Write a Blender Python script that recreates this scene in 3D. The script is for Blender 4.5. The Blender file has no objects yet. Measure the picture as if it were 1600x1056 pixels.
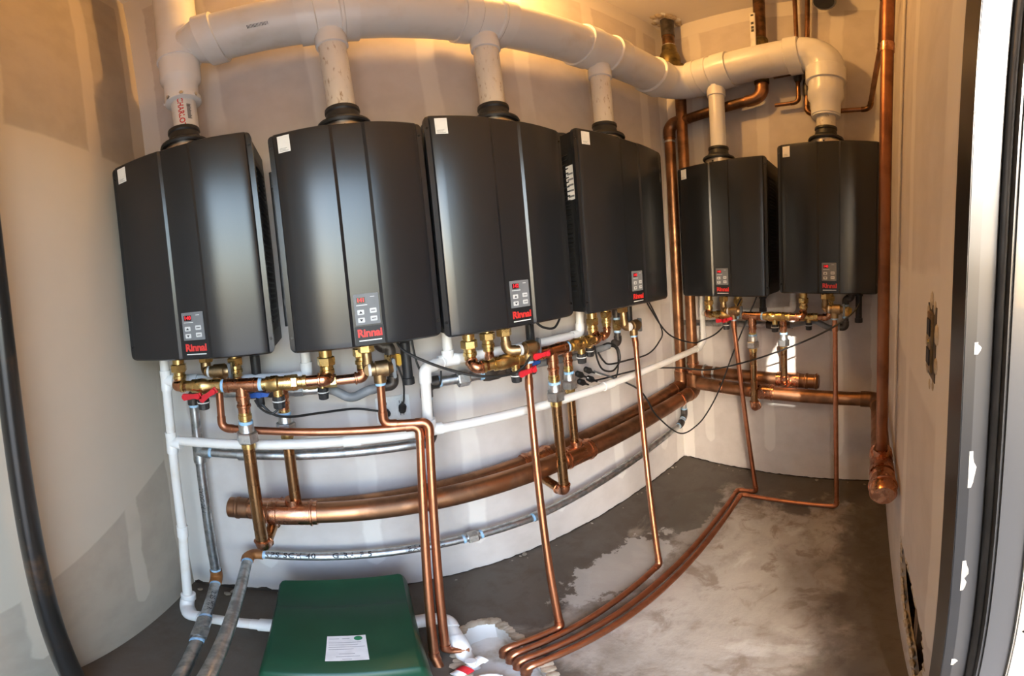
import bpy, bmesh, math, random
from mathutils import Vector, Matrix
from mathutils.geometry import tessellate_polygon
random.seed(7)
R_ = math.radians
S = bpy.context.scene
COL = S.collection

# ------------------------------------------------------------------ camera, world, sun, lamp, exposure
cd = bpy.data.cameras.new('camera')
cam = bpy.data.objects.new('camera', cd); COL.objects.link(cam); S.camera = cam
cd.type = 'PANO'                       # the photograph is a stitched phone sweep of about 174 degrees
cd.clip_start = 0.01
cc = cd
cc.panorama_type = 'EQUIRECTANGULAR'
FPX, FPY, CX, CY = 526.182, 554.0, 1299.77, 464.324
cc.longitude_min = (0 - CX) / FPX; cc.longitude_max = (1600 - CX) / FPX
cc.latitude_min = (CY - 1056) / FPY; cc.latitude_max = CY / FPY
cam.matrix_world = Matrix.Translation((0.694, -1.2133, 1.350)) @ Matrix.Rotation(-1.45685, 4, 'Z') @ \
    Matrix.Rotation(-0.109165, 4, 'X') @ Matrix.Rotation(math.pi / 2, 4, 'X')

S.view_settings.view_transform = 'Standard'; S.view_settings.look = 'None'
S.view_settings.gamma = 1.0; S.view_settings.use_curve_mapping = False
S.view_settings.exposure = 0.5

SUN_DIR = Vector((1.0, 0.34, -0.54)).normalized()
w = bpy.data.worlds.new('sky'); S.world = w; w.use_nodes = True
nt = w.node_tree; bg = nt.nodes['Background']
sky = nt.nodes.new('ShaderNodeTexSky'); sky.sky_type = 'NISHITA'
sky.sun_disc = False; sky.sun_elevation = R_(27); sky.sun_rotation = math.atan2(-SUN_DIR.x, -SUN_DIR.y)
sky.air_density = 1.0; sky.dust_density = 1.6
tint = nt.nodes.new('ShaderNodeMix'); tint.data_type = 'RGBA'; tint.blend_type = 'MULTIPLY'; tint.inputs[0].default_value = 1.0
tint.inputs[7].default_value = (1.05, 1.0, 0.94, 1)     # camera white balance leans warm
nt.links.new(sky.outputs[0], tint.inputs[6]); nt.links.new(tint.outputs[2], bg.inputs[0]); bg.inputs[1].default_value = 2.1

sl = bpy.data.lights.new('sun', 'SUN'); sl.energy = 8.0; sl.angle = R_(0.6); sl.color = (1.0, 0.93, 0.82)
so = bpy.data.objects.new('sun', sl); COL.objects.link(so)
so.rotation_euler = SUN_DIR.to_track_quat('-Z', 'Y').to_euler(); so.location = (-3, -3, 5)

bl = bpy.data.lights.new('ceiling_bulb', 'POINT'); bl.energy = 25; bl.color = (1.0, 0.52, 0.15); bl.shadow_soft_size = 0.035
bo = bpy.data.objects.new('ceiling_bulb', bl); COL.objects.link(bo); bo.location = (1.30, -0.19, 2.86)

L = 2.56        # end wall
XL = -0.03      # left wall
YR = -1.31      # wall with the doorway, inner face
ZC = 3.05       # ceiling

# ------------------------------------------------------------------ materials
def nodes_of(m): return m.node_tree.nodes, m.node_tree.links
def N(nt, t, **kw):
    n = nt.nodes.new(t)
    for k, v in kw.items(): setattr(n, k, v)
    return n
def math_n(nt, op, a, b=None, c=None, clamp=False):
    n = nt.nodes.new('ShaderNodeMath'); n.operation = op; n.use_clamp = clamp
    for i, v in enumerate((a, b, c)):
        if v is None: continue
        if isinstance(v, (int, float)): n.inputs[i].default_value = v
        else: nt.links.new(v, n.inputs[i])
    return n.outputs[0]
def mapr(nt, v, a, b, c=0.0, d=1.0, smooth=True):
    n = nt.nodes.new('ShaderNodeMapRange'); n.interpolation_type = 'SMOOTHSTEP' if smooth else 'LINEAR'
    nt.links.new(v, n.inputs[0])
    for i, x in enumerate((a, b, c, d)): n.inputs[i + 1].default_value = x
    return n.outputs[0]
def mixc(nt, f, a, b):
    n = nt.nodes.new('ShaderNodeMix'); n.data_type = 'RGBA'
    if isinstance(f, (int, float)): n.inputs[0].default_value = f
    else: nt.links.new(f, n.inputs[0])
    for i, x in ((6, a), (7, b)):
        if isinstance(x, tuple): n.inputs[i].default_value = (*x, 1)
        else: nt.links.new(x, n.inputs[i])
    return n.outputs[2]
def noise(nt, vec, scale, detail=4, rough=0.55, dist=0.0):
    n = nt.nodes.new('ShaderNodeTexNoise'); n.inputs['Scale'].default_value = scale
    n.inputs['Detail'].default_value = detail; n.inputs['Roughness'].default_value = rough
    n.inputs['Distortion'].default_value = dist
    nt.links.new(vec, n.inputs['Vector']); return n.outputs[0]
def bump(nt, h, strength, dist=0.01):
    n = nt.nodes.new('ShaderNodeBump'); n.inputs['Strength'].default_value = strength
    n.inputs['Distance'].default_value = dist; nt.links.new(h, n.inputs['Height']); return n.outputs[0]
MATS = {}
def mat(name, c1, c2=None, rough=0.5, metal=0.0, scale=18.0, rough2=None, coat=0.0, spec=0.5, lo=0.4, hi=0.65,
        bumps=0.0, emit=None, stretch=None, ior=None):
    m = bpy.data.materials.new(name); m.use_nodes = True; t = m.node_tree; b = t.nodes['Principled BSDF']
    b.inputs['Metallic'].default_value = metal; b.inputs['Roughness'].default_value = rough
    b.inputs['Specular IOR Level'].default_value = spec; b.inputs['Coat Weight'].default_value = coat
    b.inputs['Coat Roughness'].default_value = 0.25
    tc = N(t, 'ShaderNodeTexCoord'); oi = N(t, 'ShaderNodeObjectInfo')
    ad = N(t, 'ShaderNodeVectorMath', operation='ADD'); sc = N(t, 'ShaderNodeVectorMath', operation='SCALE')
    cb = N(t, 'ShaderNodeCombineXYZ')
    for i in range(3): t.links.new(oi.outputs['Random'], cb.inputs[i])
    t.links.new(cb.outputs[0], sc.inputs[0]); sc.inputs['Scale'].default_value = 37.0
    t.links.new(tc.outputs['Object'], ad.inputs[0]); t.links.new(sc.outputs[0], ad.inputs[1])
    vec = ad.outputs[0]
    if stretch:
        mp = N(t, 'ShaderNodeMapping'); mp.inputs['Scale'].default_value = stretch; t.links.new(vec, mp.inputs[0]); vec = mp.outputs[0]
    nz = noise(t, vec, scale)
    f = mapr(t, nz, lo, hi)
    if c2 is None: c2 = tuple(x * 0.88 for x in c1)
    t.links.new(mixc(t, f, c1, c2), b.inputs['Base Color'])
    if rough2 is not None: t.links.new(mapr(t, nz, lo, hi, rough, rough2), b.inputs['Roughness'])
    if bumps: t.links.new(bump(t, nz, bumps), b.inputs['Normal'])
    if emit:
        b.inputs['Emission Color'].default_value = (*emit[0], 1); b.inputs['Emission Strength'].default_value = emit[1]
    MATS[name] = m; return m
mat('heater_paint', (0.014, 0.015, 0.017), (0.014, 0.015, 0.017), 0.25, 0.0, 40, spec=0.6)
mat('heater_side', (0.010, 0.0105, 0.0115), None, 0.5)
mat('louver_dark', (0.01, 0.01, 0.01), None, 0.6)
mat('panel_grey', (0.17, 0.175, 0.18), None, 0.5)
mat('button_white', (0.62, 0.62, 0.60), None, 0.5)
mat('display_glass', (0.03, 0.004, 0.005), None, 0.2)
mat('digit_red', (0.8, 0.02, 0.03), None, 0.5, emit=((1.0, 0.02, 0.03), 0.6))
mat('logo_red', (0.62, 0.03, 0.025), (0.58, 0.03, 0.025), 0.45)
mat('print_white', (0.7, 0.7, 0.68), None, 0.5)
mat('print_dark', (0.03, 0.03, 0.035), None, 0.6)
mat('sticker_white', (0.78, 0.77, 0.74), None, 0.5)
mat('screw_dark', (0.05, 0.05, 0.05), None, 0.35, 1.0)
mat('pvc', (0.74, 0.72, 0.68), (0.66, 0.62, 0.55), 0.32, 0, 9, lo=0.5, hi=0.75)
mat('pvc_fitting', (0.80, 0.79, 0.76), (0.76, 0.74, 0.70), 0.26, 0, 6)
mat('pvc_pipe', (0.74, 0.69, 0.60), (0.36, 0.25, 0.14), 0.36, 0, 95, lo=0.56, hi=0.76, stretch=(1, 1, 0.3))
mat('copper_new', (0.52, 0.225, 0.125), (0.42, 0.175, 0.095), 0.32, 1.0, 16, rough2=0.42)
mat('copper_aged', (0.40, 0.20, 0.105), (0.22, 0.115, 0.065), 0.34, 1.0, 9, rough2=0.52, lo=0.38, hi=0.66)
mat('copper_riser', (0.42, 0.24, 0.11), (0.28, 0.155, 0.075), 0.24, 1.0, 14, rough2=0.34)
mat('copper_fitting', (0.66, 0.32, 0.18), (0.44, 0.20, 0.11), 0.22, 1.0, 26, rough2=0.34)
mat('copper_dark', (0.22, 0.11, 0.055), (0.09, 0.055, 0.035), 0.38, 1.0, 14, rough2=0.55)
mat('copper_red', (0.36, 0.15, 0.075), (0.24, 0.10, 0.055), 0.38, 1.0, 10, rough2=0.5)
mat('brass', (0.74, 0.54, 0.22), (0.56, 0.38, 0.15), 0.26, 1.0, 30, rough2=0.4)
mat('bronze', (0.42, 0.28, 0.14), (0.26, 0.18, 0.10), 0.4, 1.0, 26, rough2=0.52)
mat('old_brass', (0.24, 0.18, 0.07), (0.13, 0.10, 0.05), 0.42, 1.0, 20, rough2=0.55)
mat('galvanised', (0.55, 0.57, 0.58), (0.34, 0.36, 0.37), 0.34, 1.0, 34, rough2=0.5)
mat('zinc_union', (0.66, 0.67, 0.66), (0.46, 0.47, 0.47), 0.36, 1.0, 40, rough2=0.5)
mat('black_iron', (0.10, 0.085, 0.075), (0.05, 0.042, 0.038), 0.45, 0.6, 20)
mat('rust_elbow', (0.36, 0.14, 0.035), (0.22, 0.08, 0.025), 0.55, 0.3, 22)
mat('flex_grey', (0.22, 0.23, 0.24), (0.16, 0.17, 0.18), 0.5)
mat('tape_blue', (0.28, 0.50, 0.72), (0.42, 0.60, 0.76), 0.5)
mat('lever_red', (0.60, 0.02, 0.03), (0.5, 0.02, 0.03), 0.32)
mat('lever_blue', (0.02, 0.10, 0.42), None, 0.32)
mat('lever_yellow', (0.75, 0.42, 0.02), None, 0.4)
mat('lever_grey', (0.16, 0.17, 0.18), None, 0.4, 0.5)
mat('lever_white', (0.72, 0.70, 0.66), None, 0.4)
mat('rubber', (0.014, 0.014, 0.015), (0.024, 0.024, 0.025), 0.48)
mat('cord', (0.012, 0.012, 0.012), None, 0.5)
mat('steel', (0.62, 0.60, 0.57), (0.5, 0.48, 0.45), 0.28, 1.0, 30)
mat('green_lid', (0.004, 0.048, 0.022), (0.005, 0.056, 0.026), 0.42, 0, 8)
mat('green_tank', (0.01, 0.07, 0.035), None, 0.5)
mat('logo_green', (0.02, 0.20, 0.08), None, 0.5)
mat('frame_paint', (0.010, 0.010, 0.011), (0.008, 0.008, 0.009), 0.4, 0, 25, coat=0.2)
mat('bare_steel', (0.52, 0.53, 0.52), (0.28, 0.30, 0.31), 0.5, 0.3, 60)
mat('weather_strip', (0.55, 0.55, 0.53), None, 0.45, 0.6)
mat('stud_wood', (0.20, 0.12, 0.06), (0.07, 0.045, 0.03), 0.8, 0, 14, stretch=(3, 3, 0.4))
mat('gypsum', (0.52, 0.44, 0.33), (0.36, 0.29, 0.2), 0.9, 0, 60, bumps=0.4)
mat('plate_white', (0.72, 0.71, 0.68), None, 0.35)
mat('box_brown', (0.10, 0.07, 0.045), (0.05, 0.04, 0.03), 0.6)
mat('gap_dark', (0.030, 0.022, 0.016), (0.05, 0.035, 0.025), 0.9)
mat('debris', (0.36, 0.31, 0.25), (0.14, 0.11, 0.085), 0.9, 0, 40)

def pole_material():
    m = mat('worn_black_pipe', (0.012, 0.011, 0.010), (0.012, 0.011, 0.010), 0.28, 0.0, 6, coat=0.3); t = m.node_tree
    b = t.nodes['Principled BSDF']; tc = N(t, 'ShaderNodeTexCoord')
    n1 = noise(t, tc.outputs['Object'], 7, 5, 0.65); n2 = noise(t, tc.outputs['Object'], 30, 6, 0.7)
    brown = mixc(t, mapr(t, n1, 0.5, 0.68), (0.012, 0.011, 0.010), (0.055, 0.030, 0.016))
    t.links.new(mixc(t, mapr(t, n2, 0.69, 0.73), brown, (0.55, 0.52, 0.47)), b.inputs['Base Color'])
pole_material()

def frame_scratched():
    m = bpy.data.materials.new('frame_scratched'); m.use_nodes = True; t = m.node_tree; b = t.nodes['Principled BSDF']
    g = N(t, 'ShaderNodeNewGeometry'); n1 = noise(t, g.outputs['Position'], 26, 6, 0.7); n2 = noise(t, g.outputs['Position'], 4, 3)
    f = math_n(t, 'MULTIPLY', mapr(t, n1, 0.66, 0.69), mapr(t, n2, 0.5, 0.58))
    t.links.new(mixc(t, f, (0.034, 0.035, 0.038), (0.75, 0.78, 0.78)), b.inputs['Base Color'])
    b.inputs['Roughness'].default_value = 0.33; b.inputs['Coat Weight'].default_value = 0.2
    MATS['frame_scratched'] = m
frame_scratched()

PAPER, PAPER2, MUD = (0.585, 0.535, 0.50), (0.535, 0.485, 0.45), (0.71, 0.67, 0.62)
def drywall(name, axis, phase, corners=(), skim=False, tone=(PAPER, PAPER2, MUD), half=0.036, period=0.406, zlow=0.14, corner_w=0.085):
    PAPER, PAPER2, MUD = tone
    m = bpy.data.materials.new(name); m.use_nodes = True; t = m.node_tree; b = t.nodes['Principled BSDF']
    b.inputs['Roughness'].default_value = 0.75; b.inputs['Specular IOR Level'].default_value = 0.25
    g = N(t, 'ShaderNodeNewGeometry'); P = g.outputs['Position']
    sx = N(t, 'ShaderNodeSeparateXYZ'); t.links.new(P, sx.inputs[0])
    a = sx.outputs[0] if axis == 'X' else sx.outputs[1]; z = sx.outputs[2]
    nlow = noise(t, P, 2.3, 3); nmid = noise(t, P, 9, 4); nhi = noise(t, P, 55, 5, 0.65)
    wob = math_n(t, 'MULTIPLY', math_n(t, 'SUBTRACT', nlow, 0.5), 0.05)
    wob = math_n(t, 'ADD', wob, math_n(t, 'MULTIPLY', math_n(t, 'SUBTRACT', nmid, 0.5), 0.022))
    wob = math_n(t, 'ADD', wob, math_n(t, 'MULTIPLY', math_n(t, 'SUBTRACT', nhi, 0.5), 0.006))
    u = math_n(t, 'ADD', a, wob)
    fr = math_n(t, 'MODULO', math_n(t, 'ADD', u, 40 * period - phase + period / 2), period)
    d = math_n(t, 'ABSOLUTE', math_n(t, 'SUBTRACT', fr, period / 2))
    low = mapr(t, z, zlow, zlow + 0.09, 1.0, 0.0)                       # rounded lower end of each mud strip
    d = math_n(t, 'ADD', d, math_n(t, 'MULTIPLY', math_n(t, 'MULTIPLY', low, low), 0.06))
    strip = mapr(t, d, half - 0.008, half + 0.006, 0.68, 0.0)
    strip = math_n(t, 'MULTIPLY', strip, mapr(t, nlow, 0.30, 0.42, 0.35, 1.0))
    mask = strip
    for c in corners:
        dc = math_n(t, 'ABSOLUTE', math_n(t, 'SUBTRACT', u, c))
        mask = math_n(t, 'MAXIMUM', mask, mapr(t, dc, corner_w - 0.004, corner_w + 0.004, 0.9, 0.0))
    zt = math_n(t, 'ABSOLUTE', math_n(t, 'SUBTRACT', math_n(t, 'ADD', z, wob), ZC))
    mask = math_n(t, 'MAXIMUM', mask, mapr(t, zt, 0.12, 0.13, 0.8, 0.0))
    zj = math_n(t, 'ABSOLUTE', math_n(t, 'SUBTRACT', math_n(t, 'ADD', z, wob), 1.22))
    mask = math_n(t, 'MAXIMUM', mask, mapr(t, zj, 0.10, 0.12, 0.55, 0.0))
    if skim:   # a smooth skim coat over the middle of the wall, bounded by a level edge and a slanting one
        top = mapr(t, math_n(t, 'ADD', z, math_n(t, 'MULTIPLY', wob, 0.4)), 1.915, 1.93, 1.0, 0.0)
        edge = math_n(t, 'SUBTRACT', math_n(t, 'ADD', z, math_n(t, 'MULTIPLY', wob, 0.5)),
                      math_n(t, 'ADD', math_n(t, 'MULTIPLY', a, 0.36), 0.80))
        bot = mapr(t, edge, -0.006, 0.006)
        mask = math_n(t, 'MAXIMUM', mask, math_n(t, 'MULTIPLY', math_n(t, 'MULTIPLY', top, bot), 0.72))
    paper = mixc(t, mapr(t, nmid, 0.35, 0.7), PAPER, PAPER2)
    stain = mapr(t, noise(t, P, 34, 6, 0.7), 0.72, 0.78, 0.0, 0.55)
    col = mixc(t, mask, paper, MUD)
    col = mixc(t, math_n(t, 'MULTIPLY', stain, mapr(t, nlow, 0.5, 0.6)), col, (0.25, 0.16, 0.10))
    t.links.new(col, b.inputs['Base Color'])
    h = math_n(t, 'ADD', math_n(t, 'MULTIPLY', mask, 0.5), math_n(t, 'MULTIPLY', nhi, 0.12))
    t.links.new(bump(t, h, 0.25, 0.004), b.inputs['Normal'])
    MATS[name] = m; return m
drywall('drywall_back', 'X', 0.30, (XL, L))
drywall('drywall_left', 'Y', -0.33, (0.0,), skim=True, tone=((0.40, 0.345, 0.28), (0.36, 0.31, 0.25), (0.53, 0.468, 0.38)))  # warm lamp bounce painted into this wall's browner, darker tones
drywall('drywall_end', 'Y', -0.62, (0.0, YR))
drywall('drywall_door', 'X', 1.52, (L,), zlow=0.5)
drywall('drywall_ceiling', 'X', 0.30, (XL, L))

def concrete():
    m = bpy.data.materials.new('concrete_floor'); m.use_nodes = True; t = m.node_tree; b = t.nodes['Principled BSDF']
    g = N(t, 'ShaderNodeNewGeometry'); P = g.outputs['Position']; sx = N(t, 'ShaderNodeSeparateXYZ'); t.links.new(P, sx.inputs[0])
    x, y = sx.outputs[0], sx.outputs[1]
    n1 = noise(t, P, 2.6, 6, 0.6, 0.6); n2 = noise(t, P, 11, 7, 0.65); n3 = noise(t, P, 48, 6, 0.7); n4 = noise(t, P, 5.2, 5, 0.6, 0.3)
    base = mixc(t, mapr(t, n1, 0.36, 0.64), (0.22, 0.185, 0.145), (0.36, 0.32, 0.27))
    base = mixc(t, mapr(t, n2, 0.48, 0.70, 0.0, 0.8), base, (0.14, 0.105, 0.075))
    base = mixc(t, mapr(t, n3, 0.60, 0.70, 0.0, 0.5), base, (0.14, 0.11, 0.085))
    # pale worn middle of the slab
    dx = math_n(t, 'MULTIPLY', math_n(t, 'SUBTRACT', x, 1.62), 1.25); dy = math_n(t, 'MULTIPLY', math_n(t, 'ADD', y, 0.78), 2.6)
    rr = math_n(t, 'SQRT', math_n(t, 'ADD', math_n(t, 'MULTIPLY', dx, dx), math_n(t, 'MULTIPLY', dy, dy)))
    rr = math_n(t, 'ADD', rr, math_n(t, 'MULTIPLY', math_n(t, 'SUBTRACT', n4, 0.5), 1.3))
    base = mixc(t, mapr(t, rr, 0.30, 0.85, 0.55, 0.0), base, (0.43, 0.395, 0.34))
    base = mixc(t, math_n(t, 'MULTIPLY', mapr(t, noise(t, P, 7, 6, 0.62, 0.8), 0.52, 0.64), 0.65), base, (0.165, 0.12, 0.082))
    base = mixc(t, math_n(t, 'MULTIPLY', mapr(t, noise(t, P, 4.1, 6, 0.6, 0.5), 0.57, 0.68), 0.5), base, (0.52, 0.50, 0.455))
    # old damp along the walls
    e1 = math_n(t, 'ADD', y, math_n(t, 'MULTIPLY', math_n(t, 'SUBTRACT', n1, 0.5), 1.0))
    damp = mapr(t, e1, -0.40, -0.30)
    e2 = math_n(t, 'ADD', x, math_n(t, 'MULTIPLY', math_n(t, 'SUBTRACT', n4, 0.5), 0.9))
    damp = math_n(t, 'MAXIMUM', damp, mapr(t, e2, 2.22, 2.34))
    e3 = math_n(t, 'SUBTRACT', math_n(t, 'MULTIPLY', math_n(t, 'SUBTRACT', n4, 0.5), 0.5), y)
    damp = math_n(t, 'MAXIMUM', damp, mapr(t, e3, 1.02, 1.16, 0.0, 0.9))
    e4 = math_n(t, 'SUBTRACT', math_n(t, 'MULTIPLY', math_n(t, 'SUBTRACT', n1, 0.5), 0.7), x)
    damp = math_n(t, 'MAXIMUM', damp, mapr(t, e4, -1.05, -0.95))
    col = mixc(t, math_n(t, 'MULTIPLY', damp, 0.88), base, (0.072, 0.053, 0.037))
    # a pale splash between the wall and the copper lines, and a sharp wet patch beside it
    px_ = math_n(t, 'MULTIPLY', math_n(t, 'SUBTRACT', x, 1.52), 2.6); py_ = math_n(t, 'MULTIPLY', math_n(t, 'ADD', y, 0.36), 6.5)
    pr = math_n(t, 'ADD', math_n(t, 'SQRT', math_n(t, 'ADD', math_n(t, 'MULTIPLY', px_, px_), math_n(t, 'MULTIPLY', py_, py_))),
                math_n(t, 'MULTIPLY', math_n(t, 'SUBTRACT', n2, 0.5), 1.6))
    col = mixc(t, mapr(t, pr, 0.72, 0.80, 0.75, 0.0), col, (0.42, 0.385, 0.335))
    qx = math_n(t, 'MULTIPLY', math_n(t, 'SUBTRACT', x, 2.05), 3.6); qy = math_n(t, 'MULTIPLY', math_n(t, 'ADD', y, 0.36), 6.5)
    qr = math_n(t, 'ADD', math_n(t, 'SQRT', math_n(t, 'ADD', math_n(t, 'MULTIPLY', qx, qx), math_n(t, 'MULTIPLY', qy, qy))),
                math_n(t, 'MULTIPLY', math_n(t, 'SUBTRACT', n4, 0.5), 1.2))
    wet = mapr(t, qr, 0.74, 0.78, 1.0, 0.0)
    col = mixc(t, math_n(t, 'MULTIPLY', wet, 0.85), col, (0.085, 0.070, 0.052))
    t.links.new(col, b.inputs['Base Color'])
    ro = math_n(t, 'SUBTRACT', 0.78, math_n(t, 'MULTIPLY', math_n(t, 'MAXIMUM', wet, math_n(t, 'MULTIPLY', damp, 0.6)), 0.40))
    t.links.new(ro, b.inputs['Roughness'])
    t.links.new(bump(t, math_n(t, 'ADD', n2, math_n(t, 'MULTIPLY', n3, 0.5)), 0.35, 0.006), b.inputs['Normal'])
    MATS['concrete_floor'] = m
concrete()
mat('basin_white', (0.70, 0.68, 0.63), (0.40, 0.33, 0.24), 0.42, 0, 9, lo=0.50, hi=0.72, rough2=0.6)
mat('basin_rim', (0.46, 0.38, 0.28), (0.26, 0.20, 0.13), 0.8, 0, 22, bumps=0.4)
mat('outside_ground', (0.24, 0.232, 0.222), (0.21, 0.203, 0.195), 0.9, 0, 3)
mat('block_wall', (0.55, 0.52, 0.47), (0.48, 0.45, 0.40), 0.9, 0, 6)

# ------------------------------------------------------------------ mesh helpers
def basis(d):
    d = Vector(d).normalized()
    a = Vector((0, 0, 1)) if abs(d.z) < 0.9 else Vector((1, 0, 0))
    u = d.cross(a).normalized(); return d, u, d.cross(u).normalized()
class MB:
    def __init__(s): s.v = []; s.f = []
    def _add(s, vs, fs):
        k = len(s.v); s.v += [Vector(x) for x in vs]; s.f += [tuple(i + k for i in f) for f in fs]; return s
    def tube(s, pts, r, seg=14, caps=True):
        pts = [Vector(p) for p in pts]; n = len(pts); rs = r if isinstance(r, (list, tuple)) else [r] * n
        d0 = (pts[1] - pts[0]).normalized(); _, u, _ = basis(d0); vs = []
        prev = d0
        for i in range(n):
            a = (pts[i] - pts[i - 1]).normalized() if i else d0
            b = (pts[i + 1] - pts[i]).normalized() if i < n - 1 else a
            t = (a + b).normalized() if (a + b).length > 1e-6 else a
            u = prev.rotation_difference(t) @ u; u = (u - t * u.dot(t)).normalized(); prev = t
            v = t.cross(u)
            k = 1.0 / max(0.5, math.cos(a.angle(b) / 2)) if a.length and b.length else 1.0
            for j in range(seg):
                an = 2 * math.pi * j / seg
                vs.append(pts[i] + (u * math.cos(an) + v * math.sin(an)) * rs[i])
        fs = [(i * seg + j, i * seg + (j + 1) % seg, (i + 1) * seg + (j + 1) % seg, (i + 1) * seg + j) for i in range(n - 1) for j in range(seg)]
        if caps: fs += [tuple(range(seg))[::-1], tuple((n - 1) * seg + j for j in range(seg))]
        return s._add(vs, fs)
    def lathe(s, p, d, prof, seg=20, rot=0.0):
        """prof: (distance along d from p, radius)"""
        d, u, v = basis(d); p = Vector(p); vs = []; fs = []
        for t, r in prof:
            for j in range(seg):
                an = 2 * math.pi * j / seg + rot
                vs.append(p + d * t + (u * math.cos(an) + v * math.sin(an)) * max(r, 1e-4))
        n = len(prof)
        fs = [(i * seg + j, i * seg + (j + 1) % seg, (i + 1) * seg + (j + 1) % seg, (i + 1) * seg + j) for i in range(n - 1) for j in range(seg)]
        fs += [tuple(range(seg))[::-1], tuple((n - 1) * seg + j for j in range(seg))]
        return s._add(vs, fs)
    def box(s, lo, hi, ch=0.0):
        lo, hi = Vector(lo), Vector(hi)
        if ch <= 0:
            vs = [(x, y, z) for x in (lo.x, hi.x) for y in (lo.y, hi.y) for z in (lo.z, hi.z)]
            return s._add(vs, [(0, 1, 3, 2), (4, 6, 7, 5), (0, 4, 5, 1), (2, 3, 7, 6), (0, 2, 6, 4), (1, 5, 7, 3)])
        bm = bmesh.new(); bmesh.ops.create_cube(bm, size=1.0)
        for v in bm.verts: v.co = Vector([lo[i] + (v.co[i] + 0.5) * (hi[i] - lo[i]) for i in range(3)])
        bmesh.ops.bevel(bm, geom=list(bm.edges), offset=ch, segments=2, affect='EDGES')
        bm.verts.index_update(); s._add([v.co.copy() for v in bm.verts], [tuple(v.index for v in f.verts) for f in bm.faces]); bm.free(); return s
    def prism(s, poly, d):
        """closed 3D polygon extruded by vector d"""
        n = len(poly); d = Vector(d); vs = [Vector(p) for p in poly] + [Vector(p) + d for p in poly]
        return s._add(vs, [tuple(range(n))[::-1], tuple(range(n, 2 * n))] + [(i, (i + 1) % n, n + (i + 1) % n, n + i) for i in range(n)])
    def sphere(s, c, r, seg=14, rings=8, sc=(1, 1, 1)):
        vs = []; c = Vector(c)
        for i in range(rings + 1):
            th = math.pi * i / rings
            for j in range(seg):
                ph = 2 * math.pi * j / seg
                vs.append(c + Vector((sc[0] * math.sin(th) * math.cos(ph), sc[1] * math.sin(th) * math.sin(ph), sc[2] * math.cos(th))) * r)
        return s._add(vs, [(i * seg + j, (i + 1) * seg + j, (i + 1) * seg + (j + 1) % seg, i * seg + (j + 1) % seg) for i in range(rings) for j in range(seg)])
    def holed(s, outer, hole, o, eu, ev, thick):
        """flat plate with one hole; outer/hole are 2D loops in the plane o + a*eu + b*ev, thickness vector"""
        o, eu, ev, th = Vector(o), Vector(eu), Vector(ev), Vector(thick)
        loops = [[Vector((a, b, 0)) for a, b in outer], [Vector((a, b, 0)) for a, b in hole]]
        tris = tessellate_polygon(loops); flat = [p for l in loops for p in l]; n = len(flat)
        vs = [o + eu * p.x + ev * p.y for p in flat]; vs += [p + th for p in vs]
        fs = [tuple(t) for t in tris] + [tuple(i + n for i in t[::-1]) for t in tris]
        k = 0
        for l in loops:
            m = len(l)
            fs += [(k + i, k + (i + 1) % m, n + k + (i + 1) % m, n + k + i) for i in range(m)]; k += m
        return s._add(vs, fs)
WM = {}                                 # world matrices of what has been placed
def build(mb, name, material, parent=None, frame=Matrix(), smooth=True, angle=38):
    lo = Vector([min(v[i] for v in mb.v) for i in range(3)]); hi = Vector([max(v[i] for v in mb.v) for i in range(3)])
    c = (lo + hi) / 2
    if parent is None: c.z = lo.z
    me = bpy.data.meshes.new(name); me.from_pydata([v - c for v in mb.v], [], mb.f); me.update()
    bm = bmesh.new(); bm.from_mesh(me); bmesh.ops.remove_doubles(bm, verts=bm.verts, dist=1e-5)
    bmesh.ops.recalc_face_normals(bm, faces=bm.faces); bm.to_mesh(me); bm.free()
    if smooth:
        me.polygons.foreach_set('use_smooth', [True] * len(me.polygons)); me.set_sharp_from_angle(angle=R_(angle))
    me.materials.append(MATS[material]); o = bpy.data.objects.new(name, me); COL.objects.link(o)
    Wm = frame @ Matrix.Translation(c); WM[o.name] = Wm
    if parent is not None:
        o.parent = parent; o.matrix_local = WM[parent.name].inverted() @ Wm
    else: o.matrix_world = Wm
    return o
def tag(o, label=None, cat=None, group=None, kind=None):
    for k, v in (('label', label), ('category', cat), ('group', group), ('kind', kind)):
        if v: o[k] = v
    return o
def thing(name, label, cat, p, frame=Matrix(), group=None):
    o = bpy.data.objects.new(name, None); o.empty_display_size = 0.05; COL.objects.link(o)
    M = frame @ Matrix.Translation(Vector(p)); o.matrix_world = M; WM[o.name] = M
    return tag(o, label, cat, group)
FA = Matrix()
FB = Matrix.Translation((L, 0, 0)) @ Matrix.Rotation(-math.pi / 2, 4, 'Z')
def P(s, w, z): return Vector((s, -w, z))      # along the wall, out from the wall, height

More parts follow.
